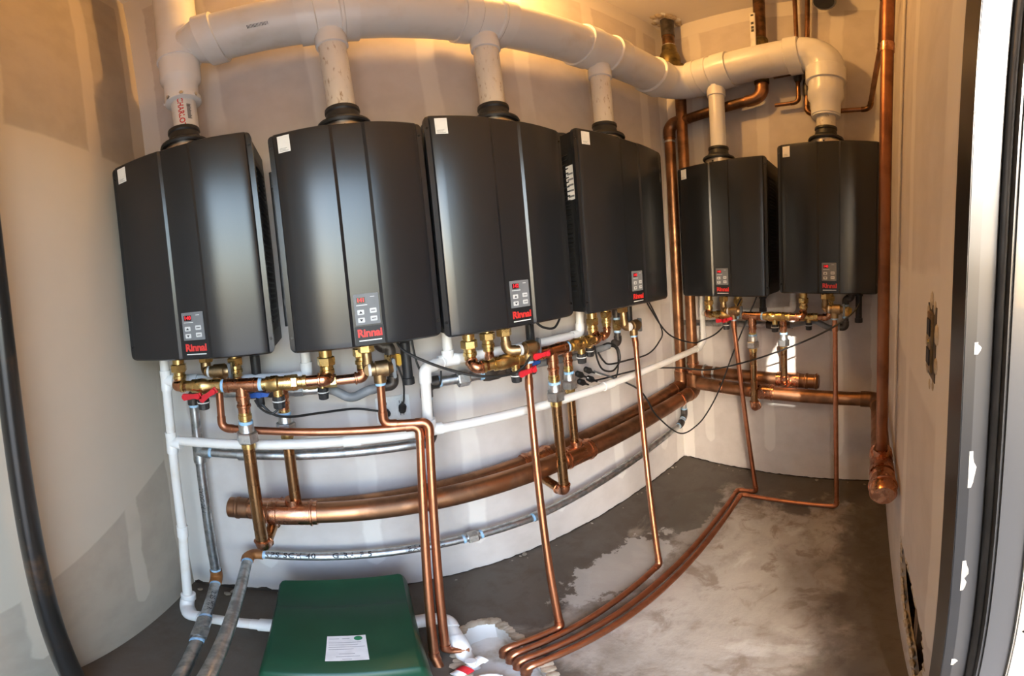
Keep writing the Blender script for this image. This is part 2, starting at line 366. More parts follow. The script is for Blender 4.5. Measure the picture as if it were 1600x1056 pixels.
TXT = {}
def text_mesh(txt, size, bold=0.0, shear=0.0, spacing=1.0):
    k = (txt, size, bold, spacing)
    if k not in TXT:
        c = bpy.data.curves.new('t', 'FONT'); c.body = txt; c.size = size; c.offset = bold; c.align_x = 'CENTER'; c.align_y = 'CENTER'
        c.extrude = 0.0004; c.space_character = spacing; c.resolution_u = 3
        o = bpy.data.objects.new('t', c); COL.objects.link(o); dg = bpy.context.evaluated_depsgraph_get(); dg.update()
        me = bpy.data.meshes.new_from_object(o.evaluated_get(dg)); bpy.data.objects.remove(o); bpy.data.curves.remove(c)
        TXT[k] = ([v.co.copy() for v in me.vertices], [tuple(p.vertices) for p in me.polygons]); bpy.data.meshes.remove(me)
    return TXT[k]
def text(name, txt, size, material, parent, frame, c, ex=(1, 0, 0), ey=(0, 0, 1), bold=0.0, wrap=None, spacing=1.0):
    """flat lettering at c; wrap=(axis point, axis dir, radius) bends it round a pipe"""
    vs, fs = text_mesh(txt, size, bold, 0.0, spacing); ex, ey, c = Vector(ex), Vector(ey), Vector(c); ez = ex.cross(ey)
    mb = MB(); pts = [c + ex * v.x + ey * v.y + ez * v.z for v in vs]
    if wrap:
        a, d, r = Vector(wrap[0]), Vector(wrap[1]).normalized(), wrap[2]
        out = []
        for v, p in zip(vs, pts):
            n0 = (c - a); n0 = (n0 - d * n0.dot(d)).normalized(); side = d.cross(n0)
            off = p - c; al = off.dot(d); sd = off.dot(side); th = sd / r
            foot = a + d * ((c - a).dot(d) + al)
            out.append(foot + (n0 * math.cos(th) + side * math.sin(th)) * (r + v.z + 0.0003))
        pts = out
    mb._add(pts, fs); return build(mb, name, material, parent, frame, smooth=False)

# ------------------------------------------------------------------ pipe helpers
def corner_arc(a, b, c, R, n=7):
    d1 = (b - a).normalized(); d2 = (c - b).normalized(); th = d1.angle(d2)
    if th < 0.02: return [b], 0.0
    t = min(R * math.tan(th / 2), 0.48 * (b - a).length, 0.48 * (c - b).length); R = t / math.tan(th / 2)
    p0 = b - d1 * t; nrm = (d2 - d1 * d2.dot(d1)).normalized(); cen = p0 + nrm * R
    return [cen + (-nrm * math.cos(th * i / n) + d1 * math.sin(th * i / n)) * R for i in range(n + 1)], t
def smooth_path(pts, R, n=7):
    pts = [Vector(p) for p in pts]; out = [pts[0]]
    for i in range(1, len(pts) - 1): out += corner_arc(pts[i - 1], pts[i], pts[i + 1], R, n)[0]
    return out + [pts[-1]]
def run(T, F, pts, r, pm, fm=None, R=None, fr=1.14, hub=None, bead=False, seg=14, elbows=True, tape=False, name='pipe'):
    """a pipe run: one part per straight length, one per elbow"""
    pts = [Vector(p) for p in pts]; fm = fm or pm; R = R or 1.6 * r; hub = 1.1 * r if hub is None else hub
    starts = [pts[0]]; arcs = []
    for i in range(1, len(pts) - 1):
        arc, t = corner_arc(pts[i - 1], pts[i], pts[i + 1], R); arcs.append(arc); starts += [arc[0], arc[-1]]
    starts.append(pts[-1])
    for i in range(0, len(starts), 2):
        if (starts[i + 1] - starts[i]).length > 0.004: build(MB().tube([starts[i], starts[i + 1]], r, seg), name, pm, T, F)
    for i, arc in enumerate(arcs):
        if len(arc) < 2: continue
        d1 = (arc[1] - arc[0]).normalized(); d2 = (arc[-1] - arc[-2]).normalized()
        d1 = (pts[i + 1] - pts[i]).normalized(); d2 = (pts[i + 2] - pts[i + 1]).normalized()
        mb = MB().tube([arc[0] - d1 * hub] + arc + [arc[-1] + d2 * hub], r * fr, seg)
        if bead:
            for q, d in ((arc[0] - d1 * hub * 0.7, d1), (arc[-1] + d2 * hub * 0.7, d2)):
                mb.lathe(q - d * 0.004, d, [(0, r * fr), (0.002, r * fr * 1.14), (0.006, r * fr * 1.14), (0.008, r * fr)], seg)
        e = build(mb, 'elbow', fm, T, F)
        if tape:
            for q, d in ((arc[0] - d1 * hub, -d1), (arc[-1] + d2 * hub, d2)):
                build(MB().lathe(q - d * 0.002, d, [(0, r * 1.08), (0.012, r * 1.06)], seg), 'thread_tape', 'tape_blue', e, F)
def tee(T, F, p, d, br, r, ln, material, rb=None, bl=None, fr=1.15, name='tee', bead=False, seg=16):
    """tee fitting: body along d centred on p, branch towards br"""
    p = Vector(p); d = Vector(d).normalized(); br = Vector(br).normalized(); rb = rb or r; bl = bl or ln / 2
    R2 = r * fr; h = ln / 2
    prof = [(-h, R2), (-h * 0.55, R2), (-h * 0.5, R2 * 0.96), (h * 0.5, R2 * 0.96), (h * 0.55, R2), (h, R2)]
    if bead:
        prof = [(-h, R2), (-h * 0.8, R2), (-h * 0.78, R2 * 1.09), (-h * 0.72, R2 * 1.09), (-h * 0.70, R2), (h * 0.7, R2), (h * 0.72, R2 * 1.09), (h * 0.78, R2 * 1.09), (h * 0.8, R2), (h, R2)]
    mb = MB().lathe(p, d, prof, seg)
    mb.lathe(p, br, [(0, rb * fr), (bl * 0.7, rb * fr), (bl * 0.72, rb * fr * 1.06), (bl, rb * fr * 1.06)], seg)
    return build(mb, name, material, T, F)
def coupling(T, F, p, d, r, ln, material, name='coupling', fr=1.13, seg=16, bead=False):
    h = ln / 2; R2 = r * fr
    prof = [(-h, R2), (h, R2)]
    if bead: prof = [(-h, R2), (-h * .7, R2), (-h * .65, R2 * 1.1), (-h * .5, R2 * 1.1), (-h * .45, R2), (h * .45, R2), (h * .5, R2 * 1.1), (h * .65, R2 * 1.1), (h * .7, R2), (h, R2)]
    return build(MB().lathe(p, d, prof, seg), name, material, T, F)
def hexnut(T, F, p, d, r, ln, material, name='hex_nut', rot=0.3):
    return build(MB().lathe(p, d, [(-ln / 2, r * 0.9), (-ln * 0.4, r), (ln * 0.4, r), (ln / 2, r * 0.9)], 6, rot), name, material, T, F, angle=20)
def cylinder(T, F, p, q, r, material, name, seg=16, r2=None):
    p, q = Vector(p), Vector(q); l = (q - p).length
    return build(MB().lathe(p, q - p, [(0, r), (l, r2 if r2 is not None else r)], seg), name, material, T, F)
Z = Vector((0, 0, 1)); SX = Vector((1, 0, 0)); OUT = Vector((0, -1, 0))

# ================================================================== the room
def struct(mb, name, material, parent=None, smooth=False):
    o = build(mb, name, material, parent, smooth=smooth)
    if parent is None: o['kind'] = 'structure'
    return o
basin = [(0.815, -0.50), (0.842, -0.365), (0.90, -0.322), (0.955, -0.312), (0.992, -0.325), (1.005, -0.40), (1.012, -0.50), (0.985, -0.62), (0.93, -0.74), (0.80, -0.74)]
struct(MB().holed([(XL - 0.1, YR - 0.12), (L + 0.1, YR - 0.12), (L + 0.1, 0.1), (XL - 0.1, 0.1)], basin, (0, 0, 0), (1, 0, 0), (0, 1, 0), (0, 0, -0.12)), 'floor', 'concrete_floor')
struct(MB().box((XL - 0.1, 0, 0), (L + 0.1, 0.1, ZC)), 'wall_back', 'drywall_back')
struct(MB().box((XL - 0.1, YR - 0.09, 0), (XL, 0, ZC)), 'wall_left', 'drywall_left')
struct(MB().box((L, YR - 0.09, 0), (L + 0.1, 0, ZC)), 'wall_end', 'drywall_end')
struct(MB().box((XL - 0.1, YR - 0.09, ZC), (L + 0.1, 0.1, ZC + 0.1)), 'ceiling', 'drywall_ceiling')
DX0, DX1, DZ = 0.20, 1.015, 2.03            # doorway
hole = [(1.566, 0.391), (1.552, 0.50), (1.52, 0.485), (1.478, 0.505), (1.44, 0.50), (1.394, 0.54), (1.36, 0.52), (1.319, 0.538), (1.28, 0.51), (1.237, 0.53), (1.20, 0.50),
        (1.165, 0.51), (1.145, 0.45), (1.12, 0.39), (1.125, 0.30), (1.15, 0.22), (1.17, 0.13), (1.215, 0.087), (1.26, 0.15), (1.292, 0.186), (1.363, 0.206), (1.453, 0.246), (1.525, 0.311)]
mb = MB().holed([(DX1 + 0.014, 0), (L, 0), (L, ZC), (DX1 + 0.014, ZC)], hole, (0, YR, 0), (1, 0, 0), (0, 0, 1), (0, -0.016, 0))
wr = struct(mb, 'wall_right', 'drywall_door')
wf = struct(MB().box((XL, YR - 0.016, 0), (DX0 - 0.014, YR, ZC)).box((DX0 - 0.014, YR - 0.016, DZ + 0.002), (DX1 + 0.014, YR, ZC)), 'wall_front', 'drywall_door')
struct(MB().box((DX1 + 0.014, YR - 0.10, 0), (L, YR - 0.085, ZC)), 'sheathing', 'stud_wood', wr)
for x in (1.30, 1.706):
    struct(MB().box((x, YR - 0.085, 0), (x + 0.045, YR - 0.017, ZC)), 'stud', 'stud_wood', wr)
struct(MB().box((DX1 + 0.03, YR - 0.085, 0), (L, YR - 0.017, 0.045)), 'sole_plate', 'stud_wood', wr)
struct(MB().box((XL, YR - 0.09, 0), (DX0 - 0.014, YR - 0.017, ZC)).box((DX0 - 0.014, YR - 0.09, DZ + 0.002), (DX1 + 0.014, YR - 0.017, ZC)), 'outer_leaf', 'block_wall', wf)
# torn paper and crumbled board round the hole in the right wall
for i in range(len(hole)):
    a, b = Vector(hole[i]), Vector(hole[(i + 1) % len(hole)]); n = max(1, int((b - a).length / 0.03))
    for k in range(n):
        p = a.lerp(b, (k + 0.5) / n); q = 0.008 + random.random() * 0.010
        struct(MB().sphere((p.x, YR - 0.004, p.y), q, 6, 4, (1.5, 0.35 + 0.2 * random.random(), 1.1)), 'torn_edge', 'gypsum', wr)
# dark ragged gap where the board stops short of the slab
wbk = bpy.data.objects['wall_back']
for xa, xb, hh in ((XL + 0.005, 0.44, 0.026), (0.44, L - 0.005, 0.009)):
    nn = int((xb - xa) / 0.018); top = [(xa + (xb - xa) * k / nn, -0.0012, hh * (0.45 + 0.75 * random.random())) for k in range(nn + 1)]
    struct(MB().prism([(xb, -0.0012, 0.0), (xa, -0.0012, 0.0)] + top, (0, 0.001, 0)), 'floor_gap', 'gap_dark', wbk)
we = bpy.data.objects['wall_end']
nn = 60; top = [(L - 0.0012, -0.005 + (YR + 0.01) * k / nn, 0.010 * (0.4 + 0.8 * random.random())) for k in range(nn + 1)]
struct(MB().prism([(L - 0.0012, YR + 0.005, 0.0), (L - 0.0012, -0.005, 0.0)] + top, (0.001, 0, 0)), 'floor_gap', 'gap_dark', we)
# floor sink the copper lines empty into
bs = MB(); n = len(basin); cxy = Vector((0.905, -0.53))
inner = [cxy + (Vector(p) - cxy) * 0.80 for p in basin]
bs._add([(*p, 0.004) for p in basin] + [(p.x, p.y, -0.075) for p in inner], [(i, (i + 1) % n, n + (i + 1) % n, n + i) for i in range(n)] + [tuple(range(n, 2 * n))])
fs = build(bs, 'floor_sink', 'basin_white'); tag(fs, 'dirty white floor sink under the ends of the copper lines', 'floor sink')
rim = MB()
for i in range(n):
    a, b = Vector(basin[i]), Vector(basin[(i + 1) % n])
    for k in range(5):
        p = a.lerp(b, k / 5); rim.sphere((p.x + random.uniform(-.004, .004), p.y + random.uniform(-.004, .004), 0.001), 0.009 + 0.005 * random.random(), 8, 5, (1.7, 1.4, 0.45))
build(rim, 'crumbled_rim', 'basin_rim', fs)['kind'] = 'stuff'

# door frame (right jamb in view), stop, weather strip
door = bpy.data.objects.new('door_1', None); COL.objects.link(door); WM['door_1'] = Matrix.Translation((0.6, YR, 0)); door.matrix_world = WM['door_1']; door['kind'] = 'structure'
def jamb(x, sgn, lab):
    f = build(MB().box((min(x, x + sgn * 0.058), YR - 0.012, 0), (max(x, x + sgn * 0.058), YR + 0.002, DZ + 0.05), 0.001), 'frame_face', 'frame_paint', door)
    j = build(MB().box((min(x, x + sgn * 0.012), YR - 0.09, 0), (max(x, x + sgn * 0.012), YR - 0.011, DZ)), 'jamb', 'frame_scratched', door)
    build(MB().box((min(x, x - sgn * 0.024), YR - 0.085, 0), (max(x, x - sgn * 0.024), YR - 0.036, DZ), 0.003), 'door_stop', 'frame_scratched', door)
    build(MB().tube([(x - sgn * 0.004, YR - 0.036, 0), (x - sgn * 0.004, YR - 0.036, DZ)], 0.007, 10), 'gasket', 'rubber', door)
    ws = build(MB().box((min(x - sgn * 0.030, x - sgn * 0.022), YR - 0.098, 0), (max(x - sgn * 0.030, x - sgn * 0.022), YR - 0.072, DZ), 0.002), 'weather_strip', 'weather_strip', door)
    for k in range(9):
        build(MB().lathe((x - sgn * 0.031, YR - 0.085, 0.12 + k * 0.22), (-sgn, 0, 0), [(0, 0.005), (0.002, 0.004)], 10), 'screw', 'screw_dark', ws)
    # paint knocked off the edge
    if sgn > 0:
        for zz, hh in ((1.10, 0.05), (0.90, 0.07), (0.62, 0.03), (0.50, 0.05), (1.26, 0.012)):
            pts = []
            for k in range(8):
                pts.append((x + 0.0 - 0.0006, YR - 0.012 - (0.0005 + 0.006 * random.random()) * math.sin(math.pi * (k + 0.5) / 8), zz + hh * k / 7))
            poly = [(x - 0.0006, YR - 0.009, zz)] + pts + [(x - 0.0006, YR - 0.009, zz + hh)]
            build(MB().prism(poly, (0.0005, 0, 0)), 'chipped_paint', 'bare_steel', j)
jamb(DX1, 1, 'r'); jamb(DX0, -1, 'l')
build(MB().box((DX0 - 0.05, YR - 0.012, DZ), (DX1 + 0.05, YR + 0.008, DZ + 0.05), 0.002), 'frame_head', 'frame_paint', door)
build(MB().box((DX0, YR - 0.09, DZ - 0.012), (DX1, YR - 0.008, DZ)), 'head_jamb', 'frame_paint', door)

# outside: paving and an unseen block wall added to keep low sun out
g = build(MB().box((-9, -12, -0.14), (12, YR - 0.12, -0.06)), 'ground', 'outside_ground', smooth=False); g['kind'] = 'structure'
bw = build(MB().box((-1.35, -2.35, -0.06), (-1.15, -1.72, 2.52)), 'wall_sun_block', 'block_wall', smooth=False); bw['kind'] = 'structure'

# ================================================================== water heaters
D = 0.285
def heater(F, s0, s1, z0, z1, label, vent_s, cap_s, louvers=(), plate=False, digits='140', trap=None):
    W, H = s1 - s0, z1 - z0
    T = thing('water_heater', label, 'water heater', P((s0 + s1) / 2, D / 2, z0), F, 'wall-hung tankless water heaters')
    # cabinet
    build(MB().box((s0 + 0.006, -0.252, z0 + 0.008), (s1 - 0.006, -0.02, z1 - 0.008), 0.006), 'cabinet', 'heater_side', T, F)
    for za, zb_ in ((z1 - 0.03, z1 + 0.02), (z0 + 0.02, z0 + 0.06)):
        build(MB().box((s0 + 0.10, -0.02, za), (s1 - 0.10, -0.001, zb_)), 'wall_bracket', 'galvanised', T, F)
    # pressed front cover: flange, two bowed side panels, a recessed middle panel
    fl = 0.254
    cols = [(0.0, 0.238), (0.0005, fl), (0.015, fl + 0.001), (0.018, fl + 0.007), (0.024, fl + 0.010)]
    a0, a1 = 0.40, 0.625
    for k in range(1, 8): cols.append((0.024 + (a0 * W - 0.024) * k / 8, fl + 0.010 + 0.021 * math.sin(math.pi / 2 * k / 8)))
    cols += [(a0 * W, fl + 0.031), (a0 * W + 0.009, fl + 0.0265), (a1 * W - 0.009, fl + 0.0265), (a1 * W, fl + 0.031)]
    for k in range(1, 8): cols.append((a1 * W + (W - 0.024 - a1 * W) * k / 8, fl + 0.031 - 0.021 * (1 - math.cos(math.pi / 2 * k / 8))))
    cols += [(W - 0.024, fl + 0.010), (W - 0.018, fl + 0.007), (W - 0.015, fl + 0.001), (W - 0.0005, fl), (W, 0.238)]
    zs = [0, 0.0015, 0.004, 0.008, 0.014, 0.022, 0.03] + [0.03 + (H - 0.06) * k / 8 for k in range(1, 8)] + [H - x for x in (0.03, 0.022, 0.014, 0.008, 0.004, 0.0015, 0)]
    mb = MB(); vs = []
    for z in zs:
        t = min(z, H - z); r = 0.022
        ins = r - math.sqrt(max(0, r * r - (r - min(t, r)) ** 2))
        e = min(1.0, t / 0.010); e = math.sqrt(max(0, 1 - (1 - e) ** 2))
        for x, d in cols:
            xx = min(max(x, ins), W - ins)
            dd = 0.238 + (d - 0.238) * (0.30 + 0.70 * e) if d > 0.238 else d
            vs.append((s0 + xx, -dd, z0 + z))
    nc = len(cols)
    fs = [(i * nc + j, i * nc + j + 1, (i + 1) * nc + j + 1, (i + 1) * nc + j) for i in range(len(zs) - 1) for j in range(nc - 1)]
    fs += [tuple(range(nc))[::-1], tuple((len(zs) - 1) * nc + j for j in range(nc))]
    mb._add(vs, fs); build(mb, 'front_cover', 'heater_paint', T, F, angle=24)
    for x in (0.0085, W - 0.0085):
        for z in (0.045, H - 0.045):
            build(MB().lathe((s0 + x, -fl - 0.0005, z0 + z), OUT, [(0, 0.0045), (0.002, 0.0038)], 10), 'screw', 'screw_dark', T, F)
    # control panel in the recess
    yc = -(fl + 0.0265); xc = s0 + 0.515 * W; pw, ph = 0.070, 0.082; zb = z0 + 0.062
    cp = build(MB().box((xc - pw / 2, yc - 0.003, zb), (xc + pw / 2, yc + 0.002, zb + ph), 0.001), 'control_panel', 'panel_grey', T, F)
    yf = yc - 0.003
    build(MB().box((xc - 0.027, yf - 0.001, zb + 0.058), (xc - 0.003, yf + 0.001, zb + 0.073)), 'display', 'display_glass', cp, F)
    text('display_digits', digits, 0.015, 'digit_red', cp, F, (xc - 0.015, yf - 0.0016, zb + 0.0655), bold=0.0003)
    build(MB().box((xc - 0.029, yf - 0.0004, zb + 0.0515), (xc + 0.002, yf, zb + 0.0535)), 'printed_caption', 'print_white', cp, F)
    build(MB().box((xc + 0.012, yf - 0.0004, zb + 0.072), (xc + 0.024, yf, zb + 0.0735)), 'printed_caption', 'print_white', cp, F)
    for i, (bx, bz) in enumerate(((-0.018, 0.034), (-0.018, 0.013), (0.017, 0.036), (0.017, 0.015))):
        build(MB().box((xc + bx - 0.0095, yf - 0.002, zb + bz - 0.0065), (xc + bx + 0.0095, yf, zb + bz + 0.0065), 0.001), 'button', 'button_white', cp, F)
        if i < 2:
            sg = 1 if i == 0 else -1
            tri = [(xc + bx - 0.005, yf - 0.0022, zb + bz - 0.003 * sg), (xc + bx + 0.005, yf - 0.0022, zb + bz - 0.003 * sg), (xc + bx, yf - 0.0022, zb + bz + 0.0035 * sg)]
            build(MB().prism(tri, (0, -0.0004, 0)), 'arrow_mark', 'print_dark', cp, F, smooth=False)
        else:
            build(MB().box((xc + bx - 0.006, yf - 0.0026, zb + bz - 0.001), (xc + bx + 0.006, yf - 0.002, zb + bz + 0.001)), 'printed_caption', 'print_dark', cp, F)
    if plate: build(MB().box((xc - 0.040, yc - 0.001, z0 + 0.008), (xc + 0.046, yc + 0.001, z0 + 0.058)), 'logo_plate', 'heater_side', T, F)
    lg = text('brand_lettering', 'Rinnai', 0.029, 'logo_red', T, F, (xc + 0.002, yc - 0.0012, z0 + 0.039), bold=0.0012, spacing=0.98)
    build(MB().box((xc - 0.030, yc - 0.0014, z0 + 0.0185), (xc + 0.034, yc - 0.0006, z0 + 0.0215)), 'tag_line', 'print_white', lg, F)
    # blank white sticker at the upper left
    def dep(x): return fl + 0.010 + 0.021 * math.sin(math.pi / 2 * (x - 0.024) / (a0 * W - 0.024)) + 0.0006
    def patch(xa, xb, za, zb2, th): return MB().prism([(s0 + xa, -dep(xa), za), (s0 + xb, -dep(xb), za), (s0 + xb, -dep(xb), zb2), (s0 + xa, -dep(xa), zb2)], (0, -th, 0))
    st = build(patch(0.030, 0.066, z1 - 0.070, z1 - 0.016, 0.0006), 'sticker', 'sticker_white', T, F, smooth=False)
    for k in range(3):
        build(patch(0.034, 0.034 + (0.026, 0.018, 0.022)[k], z1 - 0.066 + k * 0.004, z1 - 0.0650 + k * 0.004, 0.0009), 'printed_line', 'panel_grey', st, F, smooth=False)
    # vent collar and capped air intake on top
    c = P(vent_s, 0.15, z1 - 0.008)
    build(MB().lathe(c, Z, [(0, 0.074), (0.044, 0.074), (0.048, 0.066)], 28), 'vent_ring', 'steel', T, F)
    col = build(MB().lathe(c + Z * 0.044, Z, [(0, 0.086), (0.006, 0.089), (0.014, 0.086), (0.024, 0.068), (0.034, 0.056), (0.056, 0.052), (0.062, 0.056), (0.074, 0.055)], 28), 'vent_collar', 'rubber', T, F)
    for k in range(6):
        an = k * math.pi / 3 + 0.5; q = c + Vector((math.cos(an), math.sin(an), 0)) * 0.0735 + Z * 0.026
        build(MB().lathe(q, Vector((math.cos(an), math.sin(an), 0)), [(0, 0.005), (0.003, 0.004)], 8), 'screw', 'screw_dark', T, F)
    build(MB().lathe(P(cap_s, 0.085, z1 - 0.008), Z, [(0, 0.045), (0.02, 0.045), (0.022, 0.052), (0.034, 0.052), (0.040, 0.044)], 24), 'intake_cap', 'rubber', T, F)
    # louvred side panels
    for sd in louvers:
        x = s0 + 0.006 if sd < 0 else s1 - 0.006
        pn = build(MB().box((x - 0.001 if sd < 0 else x - 0.002, -0.215, z0 + 0.06), (x + 0.002 if sd < 0 else x + 0.001, -0.075, z1 - 0.07)), 'louver_panel', 'louver_dark', T, F)
        for k in range(30):
            zz = z0 + 0.085 + (H - 0.19) * k / 29
            build(MB().prism([(x, -0.205, zz), (x, -0.205, zz + 0.007), (x + sd * 0.006, -0.205, zz + 0.001)], (0, 0.12, 0)), 'louver', 'heater_side', pn, F, smooth=False)
    # black condensate trap hanging below
    if trap is not None:
        ts, tw, tz = trap
        t0 = build(MB().lathe(P(ts, tw, z0 + 0.01), -Z, [(0, 0.022), (0.03, 0.022), (0.034, 0.017), (z0 - tz - 0.02, 0.017), (z0 - tz - 0.018, 0.021), (z0 - tz + 0.002, 0.021), (z0 - tz + 0.004, 0.014)], 16), 'condensate_trap', 'rubber', T, F)
    return T
hc = Vector((0.24, -0.14, 1.2))
FH = Matrix.Translation(hc) @ Matrix.Rotation(0.055, 4, 'Z') @ Matrix.Rotation(0.026, 4, 'X') @ Matrix.Translation(-hc)   # hung a touch askew
heater(FH, -0.010, 0.478, 1.203, 1.868, 'black tankless water heater in the corner against the left wall, leftmost of the row', 0.235, 0.33, (1,), trap=(0.385, 0.12, 1.04))
h2 = heater(FA, 0.532, 0.976, 1.197, 1.836, 'black tankless water heater with bluish sheen, second from the left wall', 0.762, 0.87, (), plate=True, digits='141', trap=(0.885, 0.12, 1.028))
heater(FA, 0.986, 1.475, 1.187, 1.862, 'black tankless water heater, third from the left wall, nearly touching its left neighbour', 1.276, 1.08, (), digits='142', trap=(1.363, 0.12, 1.07))
h4 = heater(FA, 1.537, 2.085, 1.181, 1.892, 'black tankless water heater with slotted left side, last on the long wall before the corner', 1.817, 1.60, (-1,), trap=(1.935, 0.12, 1.045))
heater(FB, 0.208, 0.712, 1.168, 1.862, 'smaller-looking black tankless water heater on the end wall beside the corner pipes', 0.412, 0.60, (1,), digits='140', trap=(0.634, 0.12, 1.07))
heater(FB, 0.767, 1.256, 1.187, 1.906, 'black tankless water heater on the end wall beside the right wall', 0.988, 0.85, (), digits='140', trap=(1.155, 0.12, 1.025))

build(MB().tube([P(0.519, 0.175, 1.27), P(0.519, 0.175, 1.745)], 0.0085, 12), 'side_tube', 'rubber', h2, FA)
for z in (1.33, 1.69): build(MB().box(P(0.517, 0.19, z), P(0.54, 0.16, z + 0.02)), 'tube_clip', 'rubber', h2, FA)
rl = build(MB().box(P(1.5415, 0.235, 1.61), P(1.5432, 0.19, 1.745)), 'rating_label', 'sticker_white', h4, FA)
for k in range(5): build(MB().box(P(1.5412, 0.230, 1.62 + k * 0.022), P(1.5416, 0.197, 1.627 + k * 0.022)), 'printed_line', 'panel_grey', rl, FA)

# ================================================================== white vent manifold
VR = 0.103
V = thing('vent_manifold', 'thick white plastic vent pipe running above all the heaters round the corner', 'vent pipe', P(0.24, 0.15, 1.9), FA)
def vz(s): return 2.385 + (s - 0.24) / (2.41 - 0.24) * 0.055
zc = vz(2.41)
# left stack, leaning a little
SD = Vector((0.055, 0, 1)).normalized(); S0 = P(0.236, 0.15, 2.122)
build(MB().lathe(S0 + SD * 0.19, SD, [(0, 0.080), (0.05, 0.080), (0.052, 0.075), (0.42, 0.075), (0.422, 0.080), (0.47, 0.080)], 32), 'stack_tee', 'pvc_fitting', V, FA)
build(MB().lathe(S0 + SD * 0.64, SD, [(0, 0.073), (0.285, 0.073)], 28), 'pipe', 'pvc', V, FA)
build(MB().lathe(S0, SD, [(0, 0.061), (0.070, 0.061), (0.085, 0.070), (0.095, 0.073), (0.10, 0.0735), (0.20, 0.0735)], 32), 'reducer', 'pvc_fitting', V, FA)
ring = build(MB().lathe(P(0.24, 0.15, 2.105), Z, [(0, 0.058), (0.004, 0.065), (0.022, 0.065), (0.026, 0.058)], 28), 'clamp_ring', 'pvc_fitting', V, FA)
for k in range(4):
    an = -0.4 - k * 0.8; q = P(0.24, 0.15, 2.117) + Vector((math.cos(an), math.sin(an), 0)) * 0.063
    build(MB().lathe(q, Vector((math.cos(an), math.sin(an), 0)), [(0, 0.008), (0.006, 0.007)], 6), 'clamp_bolt', 'steel', ring, FA)
cr = build(MB().tube([P(0.24, 0.15, 1.92), P(0.24, 0.15, 2.13)], 0.0445, 28), 'vent_riser', 'pvc', V, FA)
front = Vector((0.5, -0.87, 0)).normalized()
ax = (P(0.24, 0.15, 2.0), Z, 0.0445)
fdir = Vector((0.15, -0.99, 0)).normalized()
text('pipe_lettering', 'CHARLOTTE', 0.028, 'logo_red', cr, FA, P(0.24, 0.15, 2.03) + fdir * 0.0445, ex=(0, 0, -1), ey=Z.cross(-fdir) * -1, wrap=ax, spacing=1.0, bold=0.0006)
f2 = Vector((0.72, -0.69, 0)).normalized()
for k in range(12):
    q = P(0.24, 0.15, 2.075 - k * 0.0055) + f2 * 0.0448; tt = Z.cross(f2)
    build(MB().prism([q - tt * 0.009, q + tt * (0.002 + 0.007 * random.random()), q + tt * 0.004 + Z * 0.003, q - tt * 0.008 + Z * 0.003], f2 * 0.0006), 'barcode_bar', 'print_dark', cr, FA, smooth=False)
# header along the long wall: straight lengths between fittings
hp = lambda s: P(s, 0.15, vz(s))
ax_d = (hp(2.0) - hp(1.0)).normalized()
build(MB().lathe(hp(0.255), ax_d, [(0.0, 0.05), (0.03, 0.075), (0.075, 0.094), (0.095, VR), (0.097, VR + 0.010), (0.155, VR + 0.010), (0.157, VR)], 36), 'stack_branch', 'pvc_fitting', V, FA)
tees = [(0.762, 0.094), (1.276, 0.092), (1.817, 0.115)]
prev = 0.40
for s, h in tees:
    po_ = build(MB().tube([hp(prev), hp(s - h)], VR, 32), 'pipe', 'pvc', V, FA)
    if prev == 0.40:
        for k in range(16):
            q = hp(0.52 + k * 0.0042) + Vector((0, -math.cos(-0.75), math.sin(-0.75))) * (VR + 0.0004); up_ = Vector((0, -math.sin(0.75), math.cos(0.75))) * 1.0
            build(MB().prism([q, q + SX * (0.001 + 0.002 * random.random()), q + SX * 0.0015 + up_ * 0.014, q + up_ * 0.014], (0, -0.0005, -0.0004)), 'barcode_bar', 'print_dark', po_, FA, smooth=False)
    mb = MB().lathe(hp(s), ax_d, [(-h, VR + 0.010), (-h * 0.42, VR + 0.010), (-h * 0.38, VR + 0.004), (h * 0.38, VR + 0.004), (h * 0.42, VR + 0.012), (h * 0.5, VR + 0.012), (h * 0.54, VR + 0.009), (h, VR + 0.010)], 36)
    mb.lathe(hp(s), -Z, [(0.06, 0.047), (0.118, 0.049), (0.124, 0.052), (0.168, 0.052), (0.170, 0.046)], 28)
    build(mb, 'tee', 'pvc_fitting', V, FA)
    prev = s + h
VB = L - 2.41                               # header distance from the end wall
arc0, te = 2.27, 0.14
build(MB().tube([hp(prev), hp(arc0 - 0.05)], VR, 32), 'pipe', 'pvc', V, FA)
arc = [Vector((2.27 + 0.14 * math.sin(k * math.pi / 16), -0.15 - 0.14 * (1 - math.cos(k * math.pi / 16)), zc)) for k in range(9)]
e = build(MB().tube(arc, VR + 0.004, 32), 'elbow', 'pvc_fitting', V, FA)
build(MB().lathe(hp(2.18), SX, [(0, VR + 0.006), (0.004, VR + 0.013), (0.094, VR + 0.013), (0.098, VR + 0.005)], 36), 'hub', 'pvc_fitting', e, FA)
zB = lambda s: zc + (s - 0.15) * 0.06
hb = lambda s: P(s, VB, zB(s))
bd = (hb(1.0) - hb(0.3)).normalized()
build(MB().lathe(hb(0.285), bd, [(-0.002, VR + 0.005), (0.0, VR + 0.013), (0.045, VR + 0.013), (0.048, VR)], 36), 'hub', 'pvc_fitting', e, FB)
build(MB().lathe(hb(0.412), bd, [(-0.085, VR + 0.010), (-0.015, VR + 0.010), (-0.012, VR + 0.005), (0.012, VR + 0.005), (0.015, VR + 0.012), (0.095, VR + 0.011)], 36).lathe(hb(0.412), -Z, [(0.06, 0.046), (0.118, 0.047), (0.124, 0.050), (0.162, 0.050), (0.164, 0.044)], 28), 'tee', 'pvc_fitting', V, FB)
build(MB().tube([hb(0.332), hb(0.33 + 0.01)], VR, 32), 'pipe', 'pvc', V, FB)
